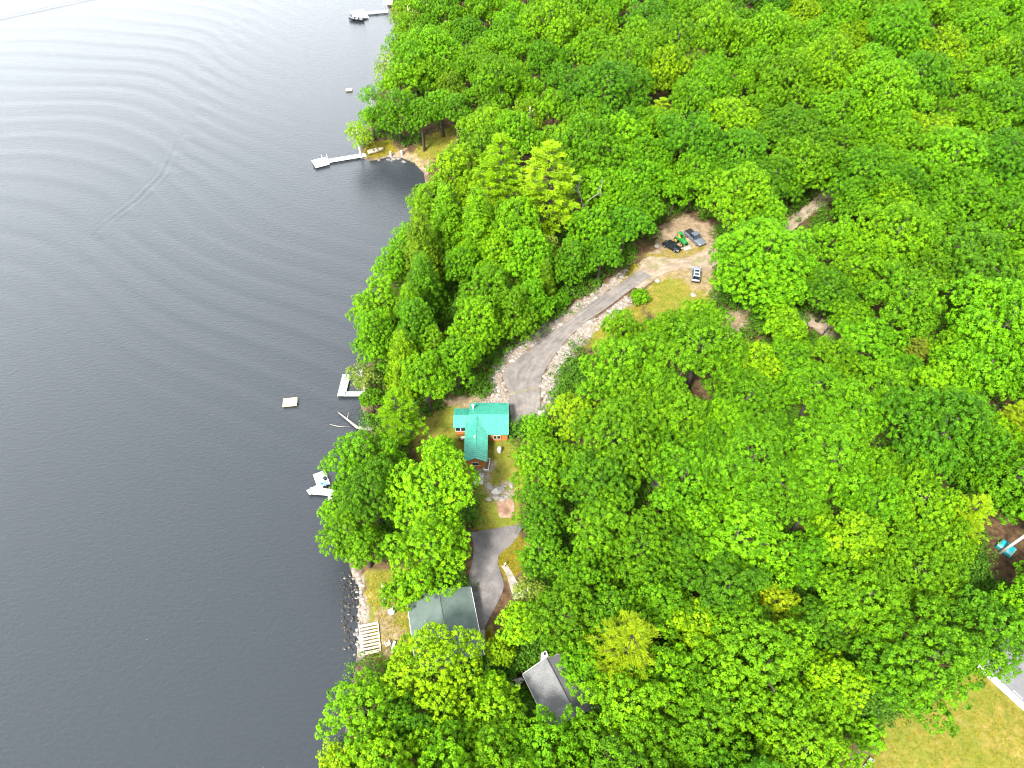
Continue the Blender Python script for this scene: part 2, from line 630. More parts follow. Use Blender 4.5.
wme, *_ = grid_mesh('lake', wx, wy, water_z, None)
m, nt, b = new_mat('lake water')
b.inputs['Base Color'].default_value = (.0195, .0228, .0268, 1)
b.inputs['Roughness'].default_value = .07
b.inputs['IOR'].default_value = 1.45
b.inputs['Specular IOR Level'].default_value = .5
tc = node(nt, 'ShaderNodeTexCoord').outputs['Object']
mp = node(nt, 'ShaderNodeMapping')
mp.inputs['Scale'].default_value = (.75, 1.25, 1)
nt.links.new(tc, mp.inputs[0])
f = noise(nt, 1.5, 6, .72, mp.outputs[0], .5)
bump(nt, f, b, .7, .12)
wme.materials.clear()
wme.materials.append(m)
wo = bpy.data.objects.new('lake', wme)
col.objects.link(wo)
setting(wo)


# ------------------------------------------------------------------ roads
def smooth_line(pts, it=2):
    for _ in range(it):
        q = [pts[0]]
        for a, b2 in zip(pts[:-1], pts[1:]):
            q += [tuple(.75 * u + .25 * v for u, v in zip(a, b2)), tuple(.25 * u + .75 * v for u, v in zip(a, b2))]
        pts = q + [pts[-1]]
    return pts


def resample(pts, n):
    P = np.array(pts, float)
    d = np.concatenate([[0], np.cumsum(np.hypot(*(P[1:] - P[:-1]).T))])
    t = np.linspace(0, d[-1], n)
    return np.stack([np.interp(t, d, P[:, 0]), np.interp(t, d, P[:, 1])], 1)


def ribbon(name, left_px, right_px, mat, lift, wob=0.0, across=8):
    """a paved strip that lies on the terrain between two edges measured in the photograph"""
    Lw = smooth_line([ground(*p)[:2] for p in left_px])
    Rw = smooth_line([ground(*p)[:2] for p in right_px])
    n = 90
    A, B = resample(Lw, n), resample(Rw, n)
    if wob:
        A = A + rng.normal(0, wob, A.shape)
        B = B + rng.normal(0, wob, B.shape)
    t = np.linspace(0, 1, across + 1)[None, :, None]
    P = A[:, None] * (1 - t) + B[:, None] * t
    Z = height(P[..., 0], P[..., 1]) + lift
    V = np.concatenate([P, Z[..., None]], -1).reshape(-1, 3)
    k = across + 1
    i = np.arange(across)[None, :] + k * np.arange(n - 1)[:, None]
    F4 = np.stack([i, i + k, i + k + 1, i + 1], -1).reshape(-1, 4)
    me = np_mesh(name, V, F4, mat, True)
    uv = me.uv_layers.new(name='UVMap')
    li = F4.ravel()
    length = np.concatenate([[0], np.cumsum(np.hypot(*(A[1:] - A[:-1]).T))])
    UV = np.stack([np.broadcast_to(np.linspace(0, 1, k)[None], (n, k)), np.broadcast_to(length[:, None], (n, k))], -1).reshape(-1, 2)
    uv.data.foreach_set('uv', UV[li].astype(np.float32).ravel())
    # make it face up
    if me.polygons[0].normal.z < 0:
        me.flip_normals()
    o = bpy.data.objects.new(name, me)
    col.objects.link(o)
    return setting(o)


ribbon('dirt_road', [(622, 282), (636, 268), (644, 257), (658, 257), (680, 260), (702, 252), (716, 244), (745, 238), (775, 227), (795, 213), (815, 198), (832, 184), (850, 172)],
       [(642, 290), (655, 278), (672, 270), (684, 268), (700, 269), (714, 270), (730, 262), (760, 250), (790, 233), (808, 217), (826, 206), (843, 192), (860, 180)],
       M['dirt'], .07, .12)
ribbon('dirt_track', [(782, 305), (790, 308), (800, 311), (815, 315), (832, 325), (850, 336), (880, 345)],
       [(780, 311), (788, 315), (796, 320), (808, 325), (824, 336), (842, 348), (872, 358)], M['dirt'], .06, .1)
ribbon('driveway', [(511, 430), (511, 418), (509.5, 404.7), (509.8, 394), (502.8, 380), (502.8, 371), (517, 359), (545, 338), (573, 317), (601, 296), (629, 278), (640, 270)],
       [(536, 435), (538, 420), (540.8, 401), (539.8, 383.6), (545, 369.5), (559, 348.5), (580, 325.6), (601, 313), (622, 296), (645, 281), (652, 277)],
       M['asphalt'], .13)
ribbon('asphalt_pad', [(470, 533), (474, 545), (473, 560), (468, 580), (466, 592), (474, 612), (479, 630)],
       [(524, 524), (514, 544), (499, 554), (497, 563), (503, 579), (504.6, 589), (492, 614), (483.5, 630)], M['asphalt_dark'], .11)
ribbon('footpath', [(478, 626), (480, 640), (484, 652)], [(484, 624), (486, 640), (487, 652)], M['path'], .10)
ribbon('gravel_path', [(501, 566), (506, 574), (510, 588), (514, 600)], [(507, 565), (512, 572), (519, 586), (524, 598)], M['path'], .09)
ribbon('gravel_patch', [(497, 502), (497, 510), (500, 518)], [(513, 499), (515, 508), (513, 518)], M['mulch'], .09)
ribbon('drain_strip', [(509.8, 396.0), (520, 392.6), (530, 390.2), (540.5, 388.2)], [(509.8, 394.6), (520, 391.4), (530, 389.0), (540.5, 387.2)], M['dirt'], .16, 0, 2)
ribbon('hidden_path', [(645, 470), (652, 478), (648, 486)], [(657, 468), (664, 478), (656, 490)], M['asphalt_dark'], .06, .1)
ribbon('lower_path', [(604, 730), (612, 745), (618, 770)], [(624, 735), (632, 750), (640, 772)], M['asphalt_dark'], .06, .1)

# loose stone along the road cuts and the shore
def rock_shape(r_, sx, sy, sz, rr):
    """one angular stone as vertices and faces"""
    t = (1 + 5 ** .5) / 2
    base = [(-1, t, 0), (1, t, 0), (-1, -t, 0), (1, -t, 0), (0, -1, t), (0, 1, t), (0, -1, -t), (0, 1, -t), (t, 0, -1), (t, 0, 1), (-t, 0, -1), (-t, 0, 1)]
    fs = [(0, 11, 5), (0, 5, 1), (0, 1, 7), (0, 7, 10), (0, 10, 11), (1, 5, 9), (5, 11, 4), (11, 10, 2), (10, 7, 6), (7, 1, 8),
          (3, 9, 4), (3, 4, 2), (3, 2, 6), (3, 6, 8), (3, 8, 9), (4, 9, 5), (2, 4, 11), (6, 2, 10), (8, 6, 7), (9, 8, 1)]
    q = Euler((rr.uniform(0, 6), rr.uniform(0, 6), rr.uniform(0, 6))).to_matrix()
    vs = []
    for p in base:
        v = (q @ Vector(p)) * (r_ / 1.9 * rr.uniform(.75, 1.2))
        vs.append((v.x * sx, v.y * sy, v.z * sz))
    return vs, fs


def scatter_px(polys, n):
    """about n pixels per polygon on average, spread evenly over all of them"""
    out = []
    for p in polys:
        a = np.array(p, float)
        q = rng.uniform(a.min(0), a.max(0), (n * len(polys), 2))
        out.append(q[in_poly(p, q[:, 0], q[:, 1])])
    return np.concatenate(out)


rb = MB()
for gx, gy, gz in ground_many(scatter_px(STONE[:2], 1500)).tolist():
    r_ = random.choice((.10, .13, .17, .22, .30, .42)) * random.uniform(.7, 1.2)
    vs, fs = rock_shape(r_, random.uniform(.8, 1.3), random.uniform(.8, 1.3), random.uniform(.5, .8), random)
    rb.add([(a + gx, b2 + gy, c2 + gz + r_ * .1) for a, b2, c2 in vs], fs)
o = rb.build('rubble', M['rock'])
o['kind'] = 'stuff'
tag(o, 'loose pale stones banked along both edges of the winding driveway', 'rubble')

# dark stones half under water along the shore yard
rb = MB()
for gx, gy in [at(*q) for q in zip(rng.uniform(341, 358, 130), rng.uniform(572, 650, 130))]:
    if -2.6 < float(shore_d([gx], [gy])[0]) < .3 and random.random() < .8:
        r_ = random.uniform(.10, .34)
        vs, fs = rock_shape(r_, random.uniform(.8, 1.4), random.uniform(.8, 1.2), .5, random)
        rb.add([(a + gx, b2 + gy, c2 + random.uniform(-.03, .05)) for a, b2, c2 in vs], fs)
o = rb.build('shallow_stones', simple('wet dark stone', (.022, .018, .014), .35, .4, 2))
o['kind'] = 'stuff'
tag(o, 'small wet dark stones breaking the water along the shore yard', 'stones')
# ------------------------------------------------------------------ trees
def unit(a):
    return a / np.maximum(np.linalg.norm(a, axis=-1, keepdims=True), 1e-9)


def fib(n, g):
    i = np.arange(n) + .5
    z = 1 - 2 * i / n
    t = np.pi * (1 + 5 ** .5) * i + g.uniform(0, 6)
    r_ = np.sqrt(1 - z * z)
    return unit(np.stack([r_ * np.cos(t), r_ * np.sin(t), z], 1) + g.normal(0, .5 / np.sqrt(n), (n, 3)))


def leaf_quads(P, N, size, g, aspect=.8, axis_dir=None):
    """kite-shaped leaf sprays at P facing N"""
    n = len(P)
    a = g.normal(0, 1, (n, 3)) if axis_dir is None else axis_dir
    U = unit(a - (a * N).sum(1, keepdims=True) * N)
    W = np.cross(N, U)
    s = size[:, None]
    k = g.uniform(-.1, .25, (n, 1))
    V = np.stack([P - U * s * .5, P + W * s * .5 * aspect + U * s * k * .5 - N * s * .12, P + U * s * .5, P - W * s * .5 * aspect + U * s * k * .5 - N * s * .12], 1)
    return V


def leaf_mesh(name, V, var, mat):
    n = len(V)
    me = np_mesh(name, V.reshape(-1, 3), np.arange(n * 4).reshape(n, 4), mat)
    at_ = me.attributes.new('var', 'FLOAT', 'FACE')
    at_.data.foreach_set('value', np.clip(var, 0, 1).astype(np.float32))
    return me


def florets(F, N, fr, k, leaf, g, spread=.9, tip=.05):
    """k leaf sprays domed over each floret centre F facing N"""
    n = len(F)
    e = unit(N[:, None, :] * g.uniform(.05, 1.0, (n, k, 1)) + g.normal(0, 1, (n, k, 3)) * spread * .55)
    P = F[:, None] + e * (fr[:, None, None] * g.uniform(.62, 1.05, (n, k, 1)))
    LN = unit(e * .75 + N[:, None] * .25 + np.array([0, 0, .45]) + g.normal(0, .38, (n, k, 3)))
    var = g.uniform(.16, .76, (n, 1)) + g.normal(0, .13, (n, k))
    var = np.clip(var, 0, .87)
    var = np.where(g.uniform(0, 1, (n, k)) < tip, g.uniform(.88, 1.0, (n, k)), var)
    P, LN, var = P.reshape(-1, 3), LN.reshape(-1, 3), var.ravel()
    return leaf_quads(P, LN, leaf * g.uniform(.65, 1.3, len(P)), g), var


def crown_broad(seed, r, rz, zc, nb, sp, leaf, k, gap=.84, skirt=-.5, tip=.05, point=0.0):
    g = np.random.default_rng(seed)
    # a crown is several leaders, each a dome of boughs, so its outline is uneven
    nl = int(g.integers(4, 7))
    C, a0 = [], g.uniform(0, 6.28)
    for q in range(nl + 1):
        if q < nl:
            an = a0 + 6.28 * q / nl + g.normal(0, .25)
            off = g.uniform(.36, .56)
            cc = np.array([math.cos(an) * off * r, math.sin(an) * off * r, g.uniform(-.30, .12) * rz])
            ss = g.uniform(.40, .58)
        else:
            cc, ss = np.array([g.normal(0, .1) * r, g.normal(0, .1) * r, .14 * rz]), g.uniform(.52, .68)
        d = fib(max(7, int(nb / (nl - .5))), g)
        d = d[d[:, 2] > skirt]
        C.append(cc + d * np.array([r, r, rz]) * ss * g.uniform(.62, 1.10, (len(d), 1)))
    C = np.vstack(C)
    if point:
        C[:, :2] *= (1 - point * np.clip(C[:, 2:] / rz, -.3, 1))
    br = r * g.uniform(.16, .29, len(C))
    C = np.vstack([C, [[g.normal(0, .08 * r), g.normal(0, .08 * r), .42 * rz]]])
    br = np.append(br, .40 * r)
    PF, NF = [], []
    for i in range(len(C)):
        m = max(8, int(4 * np.pi * br[i] ** 2 / (sp * sp) * .86))
        e = fib(m, g)
        p = C[i] + e * np.array([1, 1, .82]) * br[i] * g.uniform(.68, 1.18, (m, 1))
        keep = e[:, 2] > -.45
        for j in range(len(C)):
            if j != i:
                keep &= np.linalg.norm((p - C[j]) / np.array([1, 1, .82]), axis=1) > gap * br[j]
        p, e = p[keep], e[keep]
        PF.append(p)
        NF.append(unit(.6 * e + .35 * unit(p + 1e-6) + np.array([0, 0, .42])))
    PF, NF = np.vstack(PF), np.vstack(NF)
    fr = sp * g.uniform(.36, .66, len(PF))
    V, var = florets(PF, NF, fr, k, leaf, g, tip=tip)
    # inner foliage, sparse
    n_in = int(len(PF) * 1.4)
    pi = C[g.integers(0, len(C), n_in)] + g.normal(0, .30, (n_in, 3)) * r * .35
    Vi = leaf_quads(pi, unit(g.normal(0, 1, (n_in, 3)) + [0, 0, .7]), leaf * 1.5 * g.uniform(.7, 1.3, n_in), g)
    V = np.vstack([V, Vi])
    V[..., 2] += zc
    return V, np.append(var, g.uniform(.1, .5, n_in)), C + [0, 0, zc]


def trunk_mb(tops, h, rad, g, nl=7, n=7, lean=.02):
    mb = MB()
    mid = [(0, 0, -.6), (g.normal(0, lean) * h, g.normal(0, lean) * h, h * .35), (g.normal(0, lean) * h, g.normal(0, lean) * h, h * .82)]
    mb.tube(mid, [rad * 1.35, rad * .9, rad * .3], n)
    if len(tops):
        for t in tops[g.permutation(len(tops))[:nl]]:
            a = g.uniform(.3, .62)
            s = Vector(mid[1]) * (1 - a) + Vector(mid[2]) * a
            e = Vector(t)
            q = s.lerp(e, .5) + Vector((0, 0, .06 * h))
            mb.tube([s, q, e], [rad * .42, rad * .28, rad * .09], 5)
    return mb


PROTO = {}


def add_proto(kind, r, zc, rz, tm, cm):
    PROTO.setdefault(kind, []).append(dict(r=r, zc=zc, rz=rz, trunk=tm, crown=cm))


def make_broad(kind, seed, r, nb, sp, leaf, k, bark, hfac=1.0, gap=.84, skirt=-.5, tip=.05, rzf=.74, point=0.0):
    g = np.random.default_rng(seed + 500)
    ht = (6.5 + 1.22 * r) * hfac
    rz = rzf * r
    zc = ht - rz
    V, var, C = crown_broad(seed, r, rz, zc, nb, sp, leaf, k, gap, skirt, tip, point)
    tm = trunk_mb(C, ht, .05 * r + .08, g).mesh('trunk', bark, True)
    add_proto(kind, r, zc, rz, tm, leaf_mesh('crown', V, var, M['leaf']))


for s_ in (1, 2, 3, 4):
    make_broad('broad', s_, 9.0, 46, 1.0, .28, 42, M['bark'], rzf=.90)
for s_ in (5, 6, 7, 8):
    make_broad('broad', s_, 7.0, 36, .92, .26, 40, M['bark'], rzf=.90)
for s_ in (9, 10, 11):
    make_broad('broad', s_, 4.8, 27, .80, .24, 38, M['bark'], tip=.03, rzf=.90)
for s_ in (12, 13):
    make_broad('broad', s_, 3.0, 20, .68, .25, 26, M['bark'], hfac=.85, skirt=-.8, rzf=.95)
for s_ in (14, 15):
    make_broad('sparse', s_, 4.6, 22, .80, .27, 18, M['birch'], hfac=1.1, gap=1.0, skirt=-.75, rzf=1.05)
for s_ in (16, 17):
    make_broad('shrub', s_, 2.2, 16, .50, .22, 26, M['bark'], hfac=.36, skirt=-.8, rzf=.75)
for s_ in (18, 19, 20, 21):        # tall oval crowns leafy nearly to the ground, as along the shore
    make_broad('tall', s_, 5.2, 42, .85, .25, 38, M['bark'], hfac=1.22, skirt=-.85, rzf=1.32, point=.42)
for s_ in (24, 25):                # one grand full crowned tree
    make_broad('grand', s_, 9.0, 72, 1.0, .28, 42, M['bark'], hfac=1.2, skirt=-.85, rzf=1.12)


def make_pine(seed, r, h):
    """layered white pine: whorls of flat feathery plumes"""
    g = np.random.default_rng(seed)
    mb = MB()
    mb.tube([(0, 0, -.6), (0, 0, h * .5), (0, 0, h * .97)], [.34, .22, .04], 7)
    Vs, vs = [], []
    tiers = 11
    for t in range(tiers):
        u = t / (tiers - 1)
        z = h * (.30 + .68 * u)
        L = r * (1 - u) ** .62 * (1.0 if u < .98 else 0) + .7
        L *= .72 if u < .12 else 1
        nb = 6 if u < .7 else 5
        for b_ in range(nb):
            ang = 2 * math.pi * (b_ + .5 * (t % 2)) / nb + g.normal(0, .22)
            Lb = L * g.uniform(.72, 1.12)
            dr = np.array([math.cos(ang), math.sin(ang), 0])
            sd_ = np.array([-dr[1], dr[0], 0])
            rise = g.uniform(.02, .22) + .35 * u
            mb.tube([(0, 0, z), tuple(dr * Lb * .9 + [0, 0, z + rise * Lb * .6])], [.07, .02], 4)
            npl = max(5, int(Lb * 3.0))
            for q in range(npl):
                a = g.uniform(.22, 1.0)
                wd = .30 * Lb * (1.15 - abs(a - .55)) * g.uniform(-1, 1)
                c = dr * Lb * a + sd_ * wd + np.array([0, 0, z + rise * Lb * a * .65 + g.normal(0, .10) - .05 * abs(wd)])
                k = 22
                ax = unit(dr + sd_ * (wd / (Lb * .4 + .1)) * .8 + g.normal(0, .55, (k, 3)) * [1, 1, .5] + np.array([0, 0, .35]))
                P = c + ax * g.uniform(.05, .42, (k, 1)) + g.normal(0, .16, (k, 3)) * [1, 1, .45]
                N = unit(np.array([0, 0, 1.0]) + g.normal(0, .45, (k, 3)))
                Vs.append(leaf_quads(P, N, g.uniform(.35, .62, k), g, .30, ax))
                vs.append(np.clip(g.uniform(.3, .7) + g.normal(0, .12, k), 0, .85))
    V = np.vstack(Vs)
    add_proto('pine', r, h * .62, h * .36, mb.mesh('trunk', M['bark'], True), leaf_mesh('crown', V, np.concatenate(vs), M['needle']))


def make_cone(seed, r, h, droop=.18):
    """dense pointed hemlock"""
    g = np.random.default_rng(seed)
    tiers = int(h / .85)
    PF, NF = [], []
    for t in range(tiers):
        u = t / tiers
        z = h * (.10 + .88 * u)
        L = r * (1 - u) ** .80 + .15
        n = max(4, int(2 * math.pi * L / .72))
        for b_ in range(n):
            ang = 2 * math.pi * b_ / n + g.uniform(0, .6) + t
            lb = L * g.uniform(.70, 1.10) * (1 + .14 * math.sin(ang * 3 + seed))
            for f_ in ((1.0, .72, .42) if L > 1.6 else (1.0, .6)):
                PF.append([math.cos(ang) * lb * f_, math.sin(ang) * lb * f_, z - droop * lb * f_ + g.normal(0, .12)])
                NF.append([math.cos(ang) * .7, math.sin(ang) * .7, .75])
    PF, NF = np.array(PF), unit(np.array(NF))
    V, var = florets(PF, NF, g.uniform(.38, .68, len(PF)), 26, .26, g, tip=.01)
    mb = MB()
    mb.tube([(0, 0, -.6), (0, 0, h * .5), (0, 0, h * .96)], [.3, .2, .03], 7)
    add_proto('cone', r, h * .5, h * .46, mb.mesh('trunk', M['bark'], True), leaf_mesh('crown', V, var, M['needle']))


make_pine(31, 5.2, 19)
make_pine(32, 5.0, 17)
make_pine(33, 4.6, 20)
make_cone(41, 3.7, 15)
make_cone(42, 3.3, 13.5)
make_cone(43, 4.0, 16)


def make_snag(seed, h):
    g = random.Random(seed)
    mb, br = MB(), MB()

    def grow(p, d, L, rad, depth):
        e = p + d * L
        q = p + d * L * .5 + Vector((g.gauss(0, .06), g.gauss(0, .06), 0)) * L
        (mb if depth == 0 else br).tube([p, q, e], [rad, rad * .8, rad * .5], 5)
        if depth < 3:
            for _ in range(6 if depth == 0 else 3):
                t = g.uniform(.35, 1.0)
                nd = (d * .55 + Vector((g.gauss(0, .6), g.gauss(0, .6), g.uniform(.1, .5)))).normalized()
                grow(p.lerp(e, t), nd, L * g.uniform(.38, .55), rad * .5, depth + 1)
    grow(Vector((0, 0, -.5)), Vector((g.gauss(0, .05), g.gauss(0, .05), 1)).normalized(), h * .72, .2, 0)
    add_proto('snag', h * .25, h * .6, h * .35, mb.mesh('trunk', M['dead'], True), br.mesh('branches', M['dead'], True))


make_snag(51, 14)
make_snag(52, 13)

COL = dict(mid=(.070, .180, .0022), deep=(.052, .146, .003), bright=(.104, .236, .0022), lime=(.130, .250, .0022), yellow=(.17, .258, .004),
           olive=(.092, .168, .004), pale=(.15, .215, .025), fresh=(.085, .206, .0022), straw=(.155, .21, .014))
WORD = dict(mid='mid green', deep='deep green', bright='bright green', lime='lime green', yellow='yellow green', olive='olive green',
            pale='pale green', fresh='fresh green', straw='yellowish')
NAME = dict(broad='broadleaf_tree', tall='broadleaf_tree', grand='broadleaf_tree', sparse='birch_tree', shrub='shrub', pine='pine_tree', cone='hemlock_tree', snag='dead_tree')
CAT = dict(broad='tree', tall='tree', grand='tree', sparse='tree', shrub='shrub', pine='tree', cone='tree', snag='dead tree')
TREES = []          # (x, y, r, px, py, kind, colour)
_turn = random.Random(5)


def place(px, py, rpx, kind, colour, label, group=None, gz=None):
    """a tree whose crown the photograph shows centred on a pixel with a radius in pixels"""
    ps = PROTO[kind]
    z = 12.0
    for _ in range(7):
        x, y = at(px, py, z)
        dist = float(to_px(x, y, z)[2])
        r_ = rpx * dist / FPX
        best = min(ps, key=lambda q: abs(math.log(q['r'] / r_)))
        z = hgt(x, y) + best['zc'] * r_ / best['r']
    near = [q for q in ps if abs(math.log(q['r'] / best['r'])) < .22]
    q = _turn.choice(near)
    sc = r_ / q['r']
    return put(x, y, sc, q, kind, colour, label, group, (px, py))


def put(x, y, sc, q, kind, colour, label, group, pxy):
    o = thing(NAME[kind], label, CAT[kind], (x, y, hgt(x, y) - .05), _turn.uniform(0, 6.28), group)
    o.scale = (sc, sc, sc * (_turn.uniform(.95, 1.08) if label else _turn.uniform(.98, 1.24)))
    t = bpy.data.objects.new('trunk', q['trunk'])
    c_ = bpy.data.objects.new('branches' if kind == 'snag' else 'crown', q['crown'])
    for k_ in (t, c_):
        col.objects.link(k_)
        k_.parent = o
    b_ = COL[colour]
    j = [_turn.uniform(.90, 1.10), _turn.uniform(.80, 1.14)]
    c_.color = (b_[0] * j[0] * j[1], b_[1] * j[1], b_[2] * j[1], 1)
    TREES.append((x, y, q['r'] * sc, pxy[0], pxy[1], kind, colour, o))
    return o


